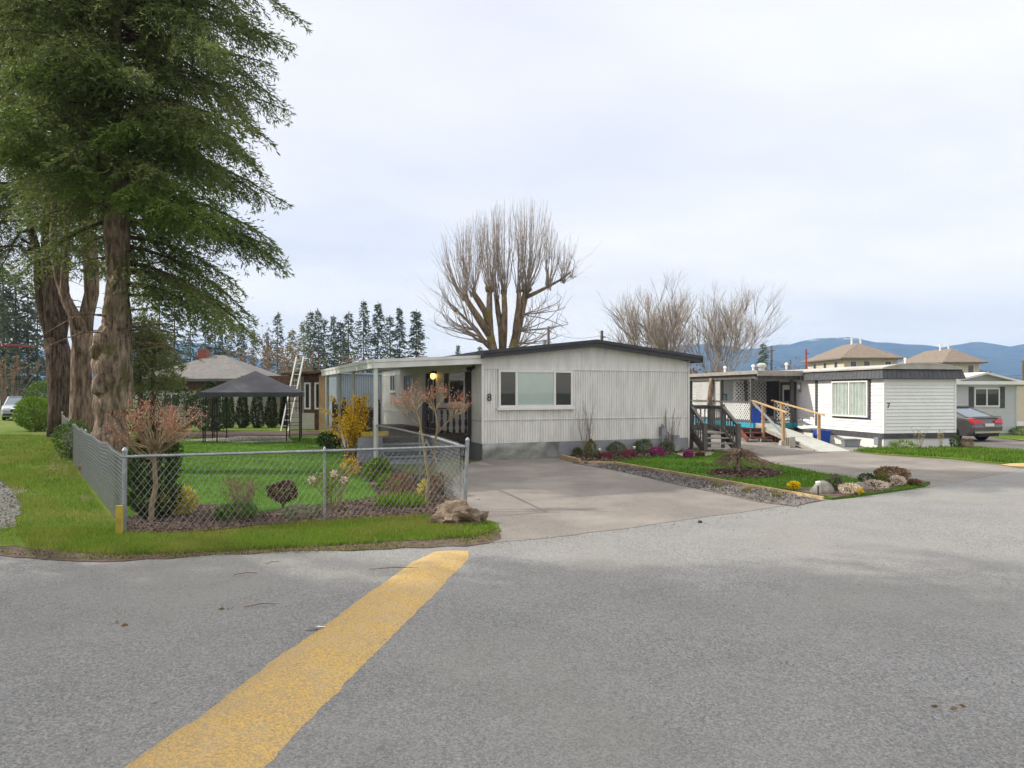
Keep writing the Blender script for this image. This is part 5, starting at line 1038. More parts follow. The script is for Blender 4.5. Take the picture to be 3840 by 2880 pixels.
for k in range(26): p=Vector(bl[0]).lerp(Vector(bl[-1]),(k+.5)/26); m.rock((p.x,p.y,p.z-.11),(.06,.05,.12),k,6,4,.2)
m.build('pennants',m_redpole,bt)
# ================================================================== hedges and garden plants behind the fence
def at(px,py,z=.04): return (*G(px,py),z)
shrub('rounded_shrub','large bright yellow-green rounded shrub left of the chain-link fence end','shrub',at(142,1618),1.8,2.35,6500,.11,m_bright,21,part='foliage')
shrub('rounded_shrub','mid green rounded shrub behind the bright one, below the far firs','shrub',(-29.4,44,0),2.9,2.7,4800,.15,m_mid,22,group='green shrubs by the left lane')
shrub('rounded_shrub','small green shrub just left of the dark trunk','shrub',(-27.5,42,0),1.8,2.2,2600,.13,m_bright,23,group='green shrubs by the left lane')
shrub('rounded_shrub','loose green shrub between the trunks near the fence','shrub',(-13.4,21.2,0),1.25,1.1,1500,.09,m_mid,24)
shrub('rounded_shrub','light green bush seen between the two right trunks','shrub',(-21.5,34,0),2.6,1.6,2000,.12,m_bright,25)
for i,(x,y,h,w) in enumerate(((-18.0,36.5,2.75,2.6),(-20.2,37,2.9,2.4),(-16.2,37.2,2.6,2.2))):
    shrub('clipped_hedge',('dark green clipped hedge block left of the gazebo','dark green clipped hedge block behind the young pine','dark green clipped hedge block next to the gazebo canopy')[i],'hedge',(x,y,0),h,w,4200,.12,m_hedge,30+i,shape='col',d=1.2,group='hedge blocks left of the gazebo')
for i,(px,ty,by,w) in enumerate(((803,1470,1607,48),(858,1470,1606,48),(910,1470,1606,50),(965,1470,1606,52),(1018,1478,1605,50),(1064,1500,1604,28))):
    x,y=G(px,by); h=1.22*(CAMH-(ty-HOR)/FPX*y); shrub('arborvitae',f'{("leftmost","second","third","fourth","fifth","rightmost slim")[i]} dark columnar arborvitae in the row seen under the gazebo','shrub',(x,y,.03),h,w/FPX*y*1.15,3200,.10,m_arb,40+i,shape='cone',group='arborvitae row behind the gazebo',part='crown')
for i,(px,ty,by,w) in enumerate(((1104,1525,1603,24),(1188,1512,1600,22))):
    x,y=G(px,by); h=CAMH-(ty-HOR)/FPX*y; shrub('arborvitae',('small conical arborvitae at the white panel of the brown shack','small conical arborvitae under the right window of the brown shack')[i],'shrub',(x,y,.03),h,w/FPX*y,1100,.08,m_thuja,48+i,shape='cone',part='crown')
shrub('dwarf_conifer','dark dwarf conifer on the lawn at the foot of the porch posts','shrub',at(1235,1688),.62,.85,900,.10,m_arb,51)
shrub('cedar_shrub','dense green cedar shrub just inside the corner of the chain-link fence','shrub',(-5.9,11.4,.03),1.60,.74,6500,.075,m_thuja,52,shape='col',part='foliage',lw=.4,d=.7)
# red-twig mop-headed shrub
def moptree(name,label,base,forks,tops,seed,trunkr,mat,budm,nb,bl,Z,spread=.6,ns=5,lv=3,L0=.42):
    t=thing(name,label,'shrub',(*base[:2],.03)); w=MB(); R=random.Random(seed); tips=[]
    for pts,r0,r1 in forks: n=len(pts); w.tube(pts,[r0+(r1-r0)*i/(n-1) for i in range(n)],7,jit=.15,seed=seed)
    for (p,d) in tops:
        for i in range(ns):
            dd=Vector(d)+Vector((R.gauss(0,.55),R.gauss(0,.5),R.gauss(0,.2))); grow(w,p,dd,L0*R.uniform(.8,1.2),trunkr*.33,lv,R,spread,.14,.66,(2,3),4,tips,3,.14)
    w.build('branches',mat,t); rs=np.random.RandomState(seed); k=np.array([p[:] for p,d in tips]); i=rs.randint(0,len(k),nb)
    np_build('buds',kites(k[i]+rs.normal(size=(nb,3))*.035,rs.normal(size=(nb,3))*.6+[0,0,.8],bl*(.6+.8*rs.rand(nb)),bl*.45,rs),budm,t)['kind']='stuff'; return t
Zr=11.0; b0=P(565,1965,Zr)
moptree('twiggy_shrub','mop-headed bare shrub with reddish twig tips behind the fence corner',(b0[0],Zr,0),[([b0]+pl([(568,1900),(585,1820),(578,1740),(580,1690)],Zr),.045,.03)],
  [(P(580,1690,Zr),(-.9,0,.75)),(P(580,1690,Zr),(.9,.1,.8)),(P(580,1690,Zr),(0,-.2,1)),(P(580,1690,Zr),(.3,.5,.9)),(P(578,1730,Zr),(-.7,-.4,.8)),(P(580,1710,Zr),(1.3,0,.75))],61,.05,m_twiggold,m_bud,950,.042,Zr,.5,6,3,.36)
Zm=12.4; b0=P(1600,1912,Zm)
moptree('young_maple','small bare maple with green stems and pinkish twig heads behind the front fence',(b0[0],Zm,0),[([b0]+pl([(1603,1850),(1608,1790),(1598,1730),(1590,1670),(1572,1580),(1560,1545)],Zm),.035,.017),(pl([(1608,1790),(1622,1730),(1632,1660),(1640,1600),(1632,1540)],Zm),.026,.015),(pl([(1640,1625),(1670,1590),(1690,1570)],Zm),.014,.011),(pl([(1575,1600),(1545,1572),(1525,1560)],Zm),.013,.010)],
  [(P(1560,1545,Zm),(-.2,0,.9)),(P(1560,1550,Zm),(-.8,.3,.7)),(P(1632,1540,Zm),(.2,.1,1)),(P(1632,1545,Zm),(-.4,-.3,.9)),(P(1690,1570,Zm),(.7,0,.55)),(P(1690,1570,Zm),(.3,.3,.7)),(P(1525,1560,Zm),(-.5,-.1,.6))],62,.03,m_twiggold,m_bud,800,.035,Zm,.5,4,3,.22)
shrub('variegated_shrub','golden yellow variegated low shrub behind the front fence','shrub',at(674,1938),.44,.56,900,.10,m_yleaf,63,lw=.35)
twigbush('twiggy_perennial','clump of upright tan bare stems in the front bed between the golden and burgundy shrubs','shrub',at(905,1925),.62,.85,46,64,m_twigbrown,2,.006,m_dead,500,.035,.3,budname='dead_leaves')
shrub('green_perennial','low fresh green leafy perennial at the foot of the tan bare stems','plant',at(880,1955),.20,.72,700,.09,m_mid,65,lw=.35)
shrub('burgundy_shrub','dark burgundy-leaved shrub left of the middle fence post','shrub',at(1060,1915),.48,.50,900,.055,m_burg,66,lift=.25)
twigbush('rose_bush','thorny green-yellow rose bush with pale dried flower heads right of the middle fence post','shrub',at(1255,1918),.72,.80,20,67,m_twiggold,2,.007,m_olive,620,.055,.2,budname='leaves')
for i,(px,py) in enumerate(((1252,1776),(1168,1800),(1290,1800))):
    c=P(px,py,11.9); tag(np_build('dried_flower',leafball(c,(.055,.055,.045),60,.04,np.random.RandomState(70+i),.6),m_petal,at=c),('topmost pale dried flower head on the rose bush','pale pink dried flower head touching the middle fence post','dried flower head on the right side of the rose bush')[i],'flower','dried flower heads on the rose bush')
shrub('brown_spirea','low dome of brown twigs with orange-brown leaves in front of the driveway fence','shrub',at(1500,1868),.48,.60,1100,.05,m_dead,73)
shrub('brown_spirea','dark brown twiggy shrub at the driveway fence behind the boulder','shrub',at(1660,1862),.45,.42,800,.05,m_dead,74)
shrub('golden_shrub','small upright yellow-green shrub beside the young maple stem','shrub',at(1588,1890),.40,.2,320,.06,m_yleaf,75)
def strapleaves(label,base,n,h,w,seed,mat,name='daylily'):
    rs=np.random.RandomState(seed); a=rs.rand(n)*6.28; r=rs.rand(n)**.5*w/2; p=np.column_stack([base[0]+np.cos(a)*r,base[1]+np.sin(a)*r*.6,np.full(n,.04)])
    D=np.column_stack([rs.normal(size=(n,2))*.33,np.ones(n)]); return tag(np_build(name,kites(p,D,h*(.6+.6*rs.rand(n)),.022,rs),mat,at=base),label,'plant')
strapleaves('row of fresh green daylily leaves in front of the brown spirea',at(1500,1905),420,.26,1.0,76,m_bright)
strapleaves('small tuft of green bulb leaves left of the twig clump',at(845,1945),120,.17,.3,77,m_bright,'bulb_leaves')
shrub('leafy_shrub','green broad-leaved shrub in the bed below the forsythia','shrub',at(1415,1808),.5,.58,600,.12,m_bright,78,lw=.4)
shrub('leafy_shrub','lower green leafy shrub between the forsythia bed and the spirea','shrub',at(1452,1845),.30,.40,380,.09,m_bright,79,lw=.4)
shrub('sage_shrub','grey-green low groundcover at the foot of the middle fence post','plant',at(1130,1945),.16,.7,600,.05,m_greyleaf,80)
# forsythia
xf,yf=G(1322,1738); fo=thing('forsythia','bright yellow flowering forsythia beside the porch posts','shrub',(xf,yf,.03)); w=MB(); R=random.Random(81); q=[]; rs=np.random.RandomState(81)
for i in range(52):
    a=R.uniform(0,6.28); hh=R.uniform(.9,2.0); o=R.uniform(.15,.78); pts=[Vector((xf+math.cos(a)*.1,yf+math.sin(a)*.1,0)),Vector((xf+math.cos(a)*o*.5,yf+math.sin(a)*o*.4,hh*.6)),Vector((xf+math.cos(a)*o*.85,yf+math.sin(a)*o*.7,hh)),Vector((xf+math.cos(a)*o*1.15,yf+math.sin(a)*o,hh*R.uniform(.8,1.0)))]
    w.tube(pts,[.013,.01,.007,.004],4,cap=False)
    for k in range(1,4):
        A,B=np.array(pts[k-1]),np.array(pts[k]); n=(16,34,26)[k-1]; u=rs.rand(n)[:,None]; p=A+(B-A)*u+rs.normal(size=(n,3))*.055; q.append(kites(p,rs.normal(size=(n,3)),.06*(.6+.8*rs.rand(n)),.04,rs))
w.build('stems',m_twigbrown,fo); np_build('flowers',np.concatenate(q),m_forsy,fo)
shrub('forsythia_sucker','low yellow flowering forsythia shoots under the main bush near the front fence','shrub',at(1315,1790),.42,.5,260,.06,m_forsy,82)
# boulders, lights
bx,by=G(1712,1968); tag(MB().rock((bx,by,.08),(.38,.28,.25),4,26,18,.75).build('boulder',m_mossrock,at=(bx,by,0)),'brown pointed boulder on the grass at the foot of the right fence post','boulder')
bx,by=G(3082,1858); tag(MB().rock((bx,by,.10),(.21,.18,.19),8,20,14,.22).build('boulder',m_rock,at=(bx,by,0),smooth=True),'grey rounded boulder behind the small solar light at the tip of the timber edging','boulder')
bx,by=G(3222,1846); tag(MB().rock((bx,by,.07),(.16,.14,.14),15,18,12,.25).build('boulder',m_rock,at=(bx,by,0),smooth=True),'flatter grey boulder between two pale flower clumps in the roadside bed','boulder')
for i,(px,py,l) in enumerate(((3068,1868,'small black solar light with white cap in front of the grey boulder'),(2248,1722,'small solar light beside the cone-shaped olive shrub in the foundation bed'),(2378,1712,'small solar light between the green shrubs of the foundation bed'))):
    x,y=G(px,py); t=thing('solar_light',l,'garden light',(x,y,.04),'solar garden lights'); MB().tube([(x,y,.0),(x,y,.24)],.014,6).build('stake',m_black,t); MB().lathe([(.02,.24),(.045,.26),(.05,.31)],(x,y,0),10).build('lens',m_lens,t); MB().lathe([(.055,.31),(.05,.325),(.01,.34)],(x,y,0),10).build('cap',m_white,t)
# foundation bed of number 8
shrub('cone_shrub','olive cone-shaped dwarf shrub at the left end of the foundation bed','shrub',at(2216,1722),.56,.38,1100,.05,m_olive,90,shape='col')
twigbush('bare_shrub','tall bare twig shrub rising behind the cone-shaped olive shrub','shrub',(*G(2200,1718),0),1.75,.95,17,91,m_shoot,2,.012,None,0,upk=.3)
twigbush('bare_shrub','tall bare twig shrub in front of the gas meter','shrub',(*G(2515,1700),0),1.55,.75,15,92,m_shoot,2,.012,None,0,upk=.3)
for i,(px,py,w,h,m_,l) in enumerate(((2270,1727,.42,.2,m_pinkdull,'dusty pink heather clump right of the cone-shaped shrub'),(2363,1722,.55,.26,m_pinkdull,'wide dusty pink heather clump in the middle of the foundation bed'),(2462,1716,.52,.30,m_pink,'bright magenta heather clump near the gas meter'),(2580,1722,.34,.22,m_pink,'small magenta heather on the lawn edge by the side stairs'))):
    shrub('heather',l,'flower clump',at(px,py),h,w,1000,.045,m_,93+i,group='heather clumps in the foundation bed')
for i,(px,py,w,h,m_,l) in enumerate(((2166,1716,.28,.28,m_greyleaf,'small sage-grey plant at the left corner of the foundation bed'),(2312,1710,.62,.42,m_greyleaf,'loose grey-green shrub behind the dusty pink heather'),(2338,1702,.42,.58,m_olive,'upright yellowish green shrub against the grey skirting'),(2412,1706,.62,.52,m_mid,'round green shrub in the middle of the foundation bed against the skirting'),(2502,1702,.5,.42,m_greyleaf,'grey-green shrub behind the magenta heather'),(2625,1718,.3,.14,m_dead,'small brown dry plant at the foot of the side stairs'))):
    shrub('foundation_shrub',l,'shrub',at(px,py),h,w,800,.06,m_,100+i,group='mixed shrubs in the foundation bed')
# weeping maple in its mulch ring
xw,yw=G(2766,1778); wm=thing('weeping_maple','low bare weeping maple with brown mop of twigs in the front lawn mulch ring','tree',(xw,yw,.05)); w=MB(); R=random.Random(110); w.tube([(xw,yw,.03),(xw-.02,yw,.18),(xw+.03,yw,.30),(xw,yw,.42)],[.075,.06,.058,.05],9,jit=.3)
tw=MB()
for i in range(66):
    a=R.uniform(0,6.28); L=R.uniform(.4,.95)*(1.15 if math.cos(a)>0 else .8); hh=R.uniform(.02,.16); p0=Vector((xw,yw,.42)); d=Vector((math.cos(a),math.sin(a)*.9,0)); n=7
    pts=[p0+d*L*t/6+Vector((R.gauss(0,.02),R.gauss(0,.02),hh*math.sin(PI*min(1,t/4.2))*1.6-.20*(t/6)**2.4*R.uniform(.5,1.1))) for t in range(n)]; (tw if i>9 else w).tube(pts,[.010*(1-.85*t/6) for t in range(n)] if i>9 else [.026*(1-.8*t/6) for t in range(n)],4,cap=False)
    for k in range(10):
        p=pts[R.randint(2,6)]; q=p+d*R.uniform(.06,.22)+Vector((R.gauss(0,.1),R.gauss(0,.1),R.uniform(-.12,.06))); tw.tube([p,p.lerp(q,.5)+Vector((0,0,.02)),q],[.0045,.004,.002],3,cap=False)
w.build('trunk',m_bark2,wm); tw.build('twigs',m_twigbrown,wm)
# roadside flower bed
for i,(px,py,w,h,m_,lf,l) in enumerate(((2975,1846,.22,.16,m_yflower,.05,'small yellow flowers at the lawn corner left of the grey boulder'),(3182,1862,.42,.2,m_petal,.04,'pale pink flower clump right of the grey boulder'),(3215,1862,.2,.13,m_yflower,.04,'little yellow primrose clump in front of the flat boulder'),(3285,1846,.52,.2,m_petal,.04,'widest pale cream flower clump in the roadside bed'),(3305,1828,.34,.26,m_olive,.05,'yellow-green leafy clump under the dark mound shrub'),(3365,1832,.34,.22,m_petal,.04,'pale flower clump at the right end of the roadside bed'),(3345,1820,.72,.36,m_dead,.05,'dark brown mounded shrub at the tip of the front lawn'),(3130,1848,.36,.3,m_greyleaf,.06,'wispy grey-green plant between the two grey boulders'),(3255,1838,.4,.3,m_hedge,.05,'dark green low plant behind the flat boulder'),(3430,1828,.3,.10,m_dead,.05,'dry brown tuft at the pointed end of the roadside bed'))):
    shrub('dark_mound_shrub' if i==6 else 'flower_clump' if m_ in (m_petal,m_yflower) else 'bed_plant',l,'shrub' if i==6 else 'flowers' if m_ in (m_petal,m_yflower) else 'plant',at(px,py,.06),h,w,1500 if i==6 else 520,lf,m_,120+i,group='plants in the roadside bed',lw=.6)
for i,(px,py) in enumerate(((2690,1832),(2800,1852),(2910,1872))): strapleaves(('leftmost','middle','rightmost')[i]+' small weed tuft on the gravel along the timber edging',at(px,py),50,.10,.2,140+i,m_olive,'weed_tuft')
# weeds at number 7
twigbush('dry_weed','tall dry straw-coloured weed left of centre against the front of the white mobile home','plant',(14.9,25.3),.75,.35,9,150,m_twiggold,2,.006,m_straw,60,.06,.3,budname='dry_leaves')
twigbush('dry_weed','tall dry straw-coloured weed right of centre against the front of the white mobile home','plant',(15.6,25.3),.62,.3,8,151,m_twiggold,2,.006,m_straw,60,.06,.3,budname='dry_leaves')
shrub('small_shrub','dark green small shrub against the front skirting of the white mobile home','shrub',(16.1,25.2,.03),.5,.34,600,.06,m_hedge,152)
shrub('small_shrub','brown dying small shrub at the right front corner of the white mobile home','shrub',(16.5,25.2,.03),.36,.5,500,.06,m_dead,153)
shrub('grass_tuft','tall green grass tuft at the left front corner of the white mobile home','plant',(14.2,25.2,.03),.26,.9,420,.12,m_bright,154,lw=.2)
shrub('small_shrub','low bush in front of the grey mobile home right of the sedan','shrub',(24.5,33.2,.03),.4,1.3,700,.08,m_mid,155)
# ================================================================== litter on the road
R=random.Random(3)
for i,(px,py,L,a,l) in enumerate(((925,2162,.28,.2,'thin dry twig on the road below the grass verge'),(980,2281,.32,.35,'thin dry twig on the road left of the speed bump'),(1480,2160,.55,.12,'forked twig lying across the far end of the yellow speed bump'),(1020,2120,.16,.6,'shortest twig near the verge edge'))):
    x,y=G(px,py); z=.03 if i!=2 else .085; tag(MB().tube([(x-L/2*math.cos(a),y-L/2*math.sin(a),z),(x,y+.015,z+.012),(x+L/2*math.cos(a),y+L/2*math.sin(a),z)],[.005,.006,.002],5).tube([(x,y+.015,z+.012),(x+.1,y+.06,z)],[.004,.002],4).build('twig',m_twigbrown,at=(x,y,z)),l,'twig','twigs on the road')
x,y=G(1185,2366); m=MB(); m.add([(x-.10,y-.03,.022),(x,y-.035,.05),(x+.12,y+.02,.028),(x+.02,y+.02,.04)],[(0,1,2,3)]); m.add([(x-.10,y-.03,.019),(x,y-.035,.047),(x+.12,y+.02,.025),(x+.02,y+.02,.037)],[(3,2,1,0)]); tag(m.build('paper_scrap',m_white,at=(x,y,.02)),'white paper scrap at the left edge of the yellow speed bump','litter')
x,y=G(2625,1963); tag(MB().rock((x,y,.03),(.035,.03,.025),2,8,6,.3).build('stone',m_black,at=(x,y,.02)),'small dark stone where the driveway meets the road','stone')
for i,(px,py,sx_) in enumerate(((830,2290,.06),(430,2352,.06),(1790,1876,.05),(3560,2660,.05),(2960,2500,.03))):
    x,y=G(px,py); tag(np_build('dead_leaf',kites(np.array([[x,y,.025]])+np.random.RandomState(i).normal(size=(4,3))*[.04,.03,.004],np.random.RandomState(i+9).normal(size=(4,3))*[1,1,.15],sx_,sx_*.5,np.random.RandomState(i)),m_dead,at=(x,y,.02)),('brown leaf clump in the middle of the left road','lone brown leaf at the left of the road','brown leaf on the driveway near the fence post','brown leaf clump at the bottom right of the road','tiny dead leaf on the shaded road')[i],'leaf','dead leaves on the paving')
# ================================================================== cars
def car(name,label,cat,loc,rot,paint,prof,cab,half,wheels,wr,rear=True):
    """prof: closed side outline (x fore +, z); cab: greenhouse outline; built round the origin then placed"""
    t=thing(name,label,cat,(0,0,0))
    def ext_(outline,rows,nm,mat,par):
        m=MB(); n=len(outline); cx=sum(x for x,z in outline)/n; cz=sum(z for x,z in outline)/n; V=[]
        for y,sh in rows: V+=[(cx+(x-cx)*sh,y if not callable(y) else y(z),cz+(z-cz)*(sh if z>cz else (1+sh)/2)) for x,z in outline]
        F=[(r*n+i,r*n+(i+1)%n,(r+1)*n+(i+1)%n,(r+1)*n+i) for r in range(len(rows)-1) for i in range(n)]
        T=[tuple(q) for q in tessellate_polygon([[Vector((x,0,z)) for x,z in outline]])]
        F+=T+[tuple((len(rows)-1)*n+i for i in q) for q in T]; m.add(V,F); return m.build(nm,mat,par,at=(0,0,0),smooth=False)
    h=half
    bd=ext_(prof,[(-h,.93),(-h*.97,.972),(-h*.88,.992),(-h*.6,1),(h*.6,1),(h*.88,.992),(h*.97,.972),(h,.93)],'body',paint,t)
    zt=max(z for x,z in cab); zb_=min(z for x,z in cab)
    tap=lambda s:(lambda z:s*(h*.93-(z-zb_)/(zt-zb_)*h*.22))
    gh=ext_(cab,[(tap(-1),.97),(tap(-.93),1),(tap(.93),1),(tap(1),.97)],'glasshouse',m_carglass,t)
    roof=[(x,z) for x,z in cab if z>zt-.06]; xs_=[x for x,z in roof]; m=MB(); m.box(min(xs_)-.05,max(xs_)+.05,-h*.68,h*.68,zt-.035,zt+.018); m.build('roof',paint,t)
    m=MB()
    for sy in (-1,1):
        for (xa,za),(xb,zb2) in ((cab[0],cab[1]),(cab[-1],cab[-2])): m.bar((xa,sy*h*.9,za),(xb,sy*h*.71,zb2),.07,.05)
    m.build('pillar',paint,t)
    for x in wheels:
        for sy in (-1,1):
            y=sy*(h-.10); ty=MB(); k=20; V=[(x+math.cos(2*PI*i/k)*r,y+o,wr+math.sin(2*PI*i/k)*r) for o,r in ((-.1,wr*.62),(-.1,wr*.95),(-.07,wr),(.07,wr),(.1,wr*.95),(.1,wr*.62)) for i in range(k)]
            ty.add(V,[(r*k+i,r*k+(i+1)%k,(r+1)*k+(i+1)%k,(r+1)*k+i) for r in range(5) for i in range(k)]+[tuple(range(k)),tuple(5*k+i for i in range(k))]); wl=ty.build('wheel',m_rubber,t,at=(0,0,0))
            rm=MB()
            for i in range(5): a=2*PI*i/5; rm.bar((x,y+sy*.1,wr),(x+math.cos(a)*wr*.6,y+sy*.1,wr+math.sin(a)*wr*.6),.07,.03,up=(0,1,0))
            rm.build('rim',m_chrome,wl)
    return t
sed=car('parked_sedan','grey-brown sedan parked behind the white mobile home, its tail lights showing','car',None,0,m_cargrey,
  [(-2.28,.42),(-2.32,.62),(-2.26,.82),(-2.18,1.0),(-1.75,1.06),(1.0,.98),(2.0,.80),(2.26,.62),(2.28,.36),(2.1,.22),(-2.1,.24)],[(-1.95,1.04),(-.95,1.43),(-.3,1.47),(.3,1.44),(1.15,.97)],.91,(-1.38,1.36),.33)
def onrear(m,y0,y1,z0,z1,x,d=.03): return m.box(x-d,x,y0,y1,z0,z1)
for sy in (-1,1): 
    m=MB(); V=[(-2.31,sy*.34,.80),(-2.29,sy*.86,.76),(-2.16,sy*.915,.80),(-2.12,sy*.905,.99),(-2.24,sy*.84,1.0),(-2.29,sy*.36,.90)]
    m.add(V+[(x+.08,y*.97,z) for x,y,z in V],[(0,1,4,5),(1,2,3,4)]+[(i,(i+1)%6,6+(i+1)%6,6+i) for i in range(6)]); m.build('tail_light',m_redlens,sed)
onrear(MB(),-.26,.26,.66,.78,-2.315).build('number_plate',m_plate,sed); onrear(MB(),-.80,.80,.38,.46,-2.30,.04).build('bumper_strip',m_chrome,sed); onrear(MB(),-.6,.6,.24,.36,-2.26,.04).build('valance',m_rubber,sed); onrear(MB(),-.8,.8,1.03,1.07,-2.16,.10).build('boot_lip',m_cargrey,sed)
sed.location=(19.2,31.2,0); sed.rotation_euler=(0,0,PI/2+.34)
suv=car('parked_suv','silver vehicle parked at the far left picture edge, facing the camera','car',None,0,m_suvpaint,
  [(-2.3,.45),(-2.34,.8),(-2.25,1.1),(1.2,1.12),(2.05,1.02),(2.3,.80),(2.34,.45),(2.2,.25),(-2.2,.25)],[(-2.2,1.1),(-2.0,1.62),(-1.2,1.72),(.3,1.70),(1.25,1.10)],.95,(-1.4,1.42),.36)
for sy in (-1,1): m=MB(); m.box(2.27,2.34,sy*.62-.2,sy*.62+.2,.72,.88); m.build('headlight',m_lens,suv)
MB().box(2.30,2.36,-.4,.4,.6,.82).build('grille',m_black,suv); MB().box(2.30,2.37,-.85,.85,.36,.5).build('bumper',m_black,suv); MB().box(2.36,2.375,-.25,.25,.42,.53).build('number_plate',m_plate,suv)
suv.location=(-36.9,52,.05); suv.rotation_euler=(0,0,-PI/2+.55)
# ================================================================== hills
pts=[(-6000,1400),(-3000,1380),(-1500,1365),(-300,1330),(300,1310),(560,1300),(690,1288),(760,1286),(840,1310),(960,1345),(1200,1372),(1500,1375),(1900,1370),(2200,1345),(2400,1320),(2500,1302),(2570,1292),(2650,1291),(2740,1297),(2800,1312),(2870,1300),(2910,1293),(2970,1291),(3040,1271),(3100,1266),(3150,1268),(3195,1261),(3235,1275),(3290,1284),(3340,1284),(3400,1293),(3450,1290),(3530,1304),(3570,1295),(3630,1286),(3690,1281),(3730,1292),(3770,1304),(3810,1296),(3840,1289),(3950,1280),(4200,1270),(4800,1290),(6000,1330),(9000,1380)]
def ridge(px):
    for (a,ya),(b_,yb) in zip(pts,pts[1:]):
        if a<=px<=b_: return ya+(yb-ya)*(px-a)/(b_-a)
    return 1400
ZH=2600.; m=MB(); N=420; V=[]; rows=[(0.,1750.),(.18,1900),(.42,2080),(.66,2280),(.86,2460),(1.,2600),(.8,2700),(.3,2850),(0,2960)]
for fr,y in rows:
    for i in range(N+1):
        px=-6000+15000*i/N; x=(px-1920)/FPX*ZH; H=CAMH+(HOR-ridge(px))/FPX*ZH; w=mnoise.noise(Vector((x*.004,y*.004,1)))+.5*mnoise.noise(Vector((x*.012,y*.01,4)))
        z=H*fr+(H*.16*w*(1-abs(2*fr-1)) if fr<1 else 3*mnoise.noise(Vector((x*.02,0,0)))); V.append((x,y+(60*w if 0<fr<1 else 0),max(z,-2) if fr>0 else -2))
m.add(V,[(j*(N+1)+i,j*(N+1)+i+1,(j+1)*(N+1)+i+1,(j+1)*(N+1)+i) for j in range(len(rows)-1) for i in range(N)])
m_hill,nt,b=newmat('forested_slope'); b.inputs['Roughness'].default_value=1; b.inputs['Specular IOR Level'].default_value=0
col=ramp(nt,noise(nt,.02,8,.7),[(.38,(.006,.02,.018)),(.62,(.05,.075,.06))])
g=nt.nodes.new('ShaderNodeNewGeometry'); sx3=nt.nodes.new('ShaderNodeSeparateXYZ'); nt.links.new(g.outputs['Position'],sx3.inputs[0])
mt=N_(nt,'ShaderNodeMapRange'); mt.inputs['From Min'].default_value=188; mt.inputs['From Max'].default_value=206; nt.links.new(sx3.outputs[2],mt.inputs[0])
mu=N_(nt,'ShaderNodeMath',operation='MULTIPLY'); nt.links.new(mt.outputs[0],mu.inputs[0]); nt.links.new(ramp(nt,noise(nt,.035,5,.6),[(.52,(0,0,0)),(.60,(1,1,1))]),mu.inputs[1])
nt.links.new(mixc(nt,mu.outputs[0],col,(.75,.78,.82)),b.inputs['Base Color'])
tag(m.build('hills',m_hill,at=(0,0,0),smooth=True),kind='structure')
# tree belt between the houses and the hills
rs=np.random.RandomState(9); q=[]
for i in range(650):
    px=rs.uniform(-900,4700); Z=rs.uniform(170,330); x=(px-1920)/FPX*Z; 
    hh=rs.uniform(3.5,7.) if 1500<px<2600 else rs.uniform(4,9)
    q.append(leafball((x,Z,hh*.5),(hh*.45,hh*.45,hh*.55),170,.7,rs,.4,lobes=5))
tag(np_build('far_wood',np.concatenate(q),leafmat('far_wood_twigs',(.05,.05,.03),(.14,.115,.075),.15),at=(0,250,0)),kind='stuff')
# ================================================================== air
m=MB(); m.box(-5600,5600,-120,3050,-3.5,222); mh=bpy.data.materials.new('haze_air'); mh.use_nodes=True; nt=mh.node_tree; nt.nodes.clear()
o=nt.nodes.new('ShaderNodeOutputMaterial'); v=nt.nodes.new('ShaderNodeVolumePrincipled'); v.inputs['Color'].default_value=(.37,.59,1.,1); v.inputs['Density'].default_value=HAZE; v.inputs['Anisotropy'].default_value=0.
nt.links.new(v.outputs[0],o.inputs['Volume']); hz=m.build('haze',mh,at=(0,0,0)); tag(hz,kind='stuff')
if HAZE<=0: bpy.data.objects.remove(hz)
# ================================================================== light, sky, camera
sc=bpy.context.scene; el,azs=math.radians(38),(-.998,.065)
sd=Vector((azs[0]*math.cos(el),azs[1]*math.cos(el),math.sin(el))).normalized()
L=bpy.data.lights.new('sun','SUN'); L.energy=SUN; L.angle=math.radians(.6); L.color=(1,.94,.84); lo=bpy.data.objects.new('sun',L); C.objects.link(lo); lo.rotation_euler=sd.to_track_quat('Z','Y').to_euler(); lo.location=(-30,-10,40)
w=bpy.data.worlds.new('World'); sc.world=w; w.use_nodes=True; nt=w.node_tree; bg=nt.nodes['Background']; bg.inputs[1].default_value=.1
sk=nt.nodes.new('ShaderNodeTexSky'); sk.sky_type='NISHITA'; sk.sun_disc=False; sk.sun_elevation=el; sk.sun_rotation=math.atan2(sd.x,sd.y); sk.air_density=1; sk.dust_density=1.5
tc=nt.nodes.new('ShaderNodeTexCoord'); sp=nt.nodes.new('ShaderNodeSeparateXYZ'); nt.links.new(tc.outputs['Generated'],sp.inputs[0])
def mth(op,a,b_=None):
    n=nt.nodes.new('ShaderNodeMath'); n.operation=op
    for i,x in enumerate((a,b_)):
        if x is None: continue
        if hasattr(x,'links'): nt.links.new(x,n.inputs[i])
        else: n.inputs[i].default_value=x
    return n.outputs[0]
zc=mth('MAXIMUM',sp.outputs[2],0.0); dn=mth('ADD',zc,.16)
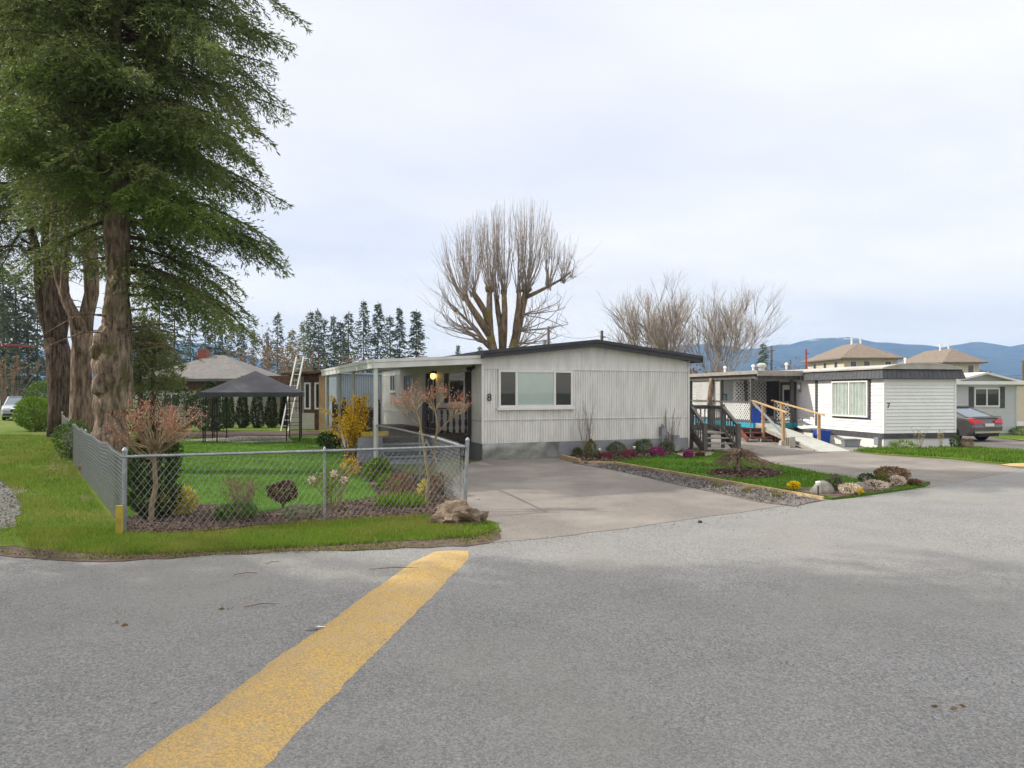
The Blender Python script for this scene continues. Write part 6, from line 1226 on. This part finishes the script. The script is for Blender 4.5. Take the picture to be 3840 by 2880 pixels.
cb_=nt.nodes.new('ShaderNodeCombineXYZ'); nt.links.new(mth('DIVIDE',sp.outputs[0],dn),cb_.inputs[0]); nt.links.new(mth('DIVIDE',sp.outputs[1],dn),cb_.inputs[1])
def wn(scale,det,r,off):
    mp=nt.nodes.new('ShaderNodeMapping'); mp.inputs['Location'].default_value=off; mp.inputs['Scale'].default_value=(1,1.6,1); nt.links.new(cb_.outputs[0],mp.inputs[0]); n=N_(nt,'ShaderNodeTexNoise',i_Scale=scale,i_Detail=det,i_Roughness=r); nt.links.new(mp.outputs[0],n.inputs[0]); return n.outputs[0]
c1=ramp(nt,wn(.52,5,.5,(1.3,4.1,0)),[(.30,(6.7,6.95,7.8)),(.45,(7.7,7.85,8.45)),(.56,(8.4,8.45,8.75)),(.70,(9.4,9.3,9.3))])
cov=ramp(nt,wn(.42,4,.55,(7.7,2.3,3)),[(.34,(.80,.80,.80)),(.56,(1,1,1))])
hor=ramp(nt,zc,[(.0,(.85,.85,.85)),(.05,(.82,.82,.82)),(.16,(1,1,1))])
cov2=mth('MULTIPLY',cov,hor)
grad=ramp(nt,zc,[(.0,(1.62,1.45,1.1)),(.10,(1.22,1.16,1.02)),(.2,(1.02,1.02,1)),(.50,(1,1,1)),(.85,(ZEN,ZEN*.95,ZEN*.87))])
cl=mixc(nt,1.,c1,grad,'MULTIPLY')
nt.links.new(mixc(nt,cov2,mixc(nt,1.,sk.outputs[0],(1.15,1.2,1.3),'MULTIPLY'),cl),bg.inputs[0])
cam=bpy.data.cameras.new('camera'); co=bpy.data.objects.new('camera',cam); C.objects.link(co); sc.camera=co
cam.sensor_width=36; cam.lens=FPX/3840*36; cam.shift_y=(HOR-1440)/3840; cam.clip_start=.05; cam.clip_end=20000; co.location=(0,0,CAMH); co.rotation_euler=(PI/2,0,0)
sc.view_settings.view_transform='Standard'; sc.view_settings.look='None'; sc.view_settings.exposure=EXPO; sc.view_settings.gamma=1
sc.cycles.max_bounces=6; sc.cycles.diffuse_bounces=3; sc.cycles.transparent_max_bounces=12; sc.cycles.use_denoising=DENO; sc.cycles.denoising_prefilter='ACCURATE'; sc.cycles.volume_bounces=0
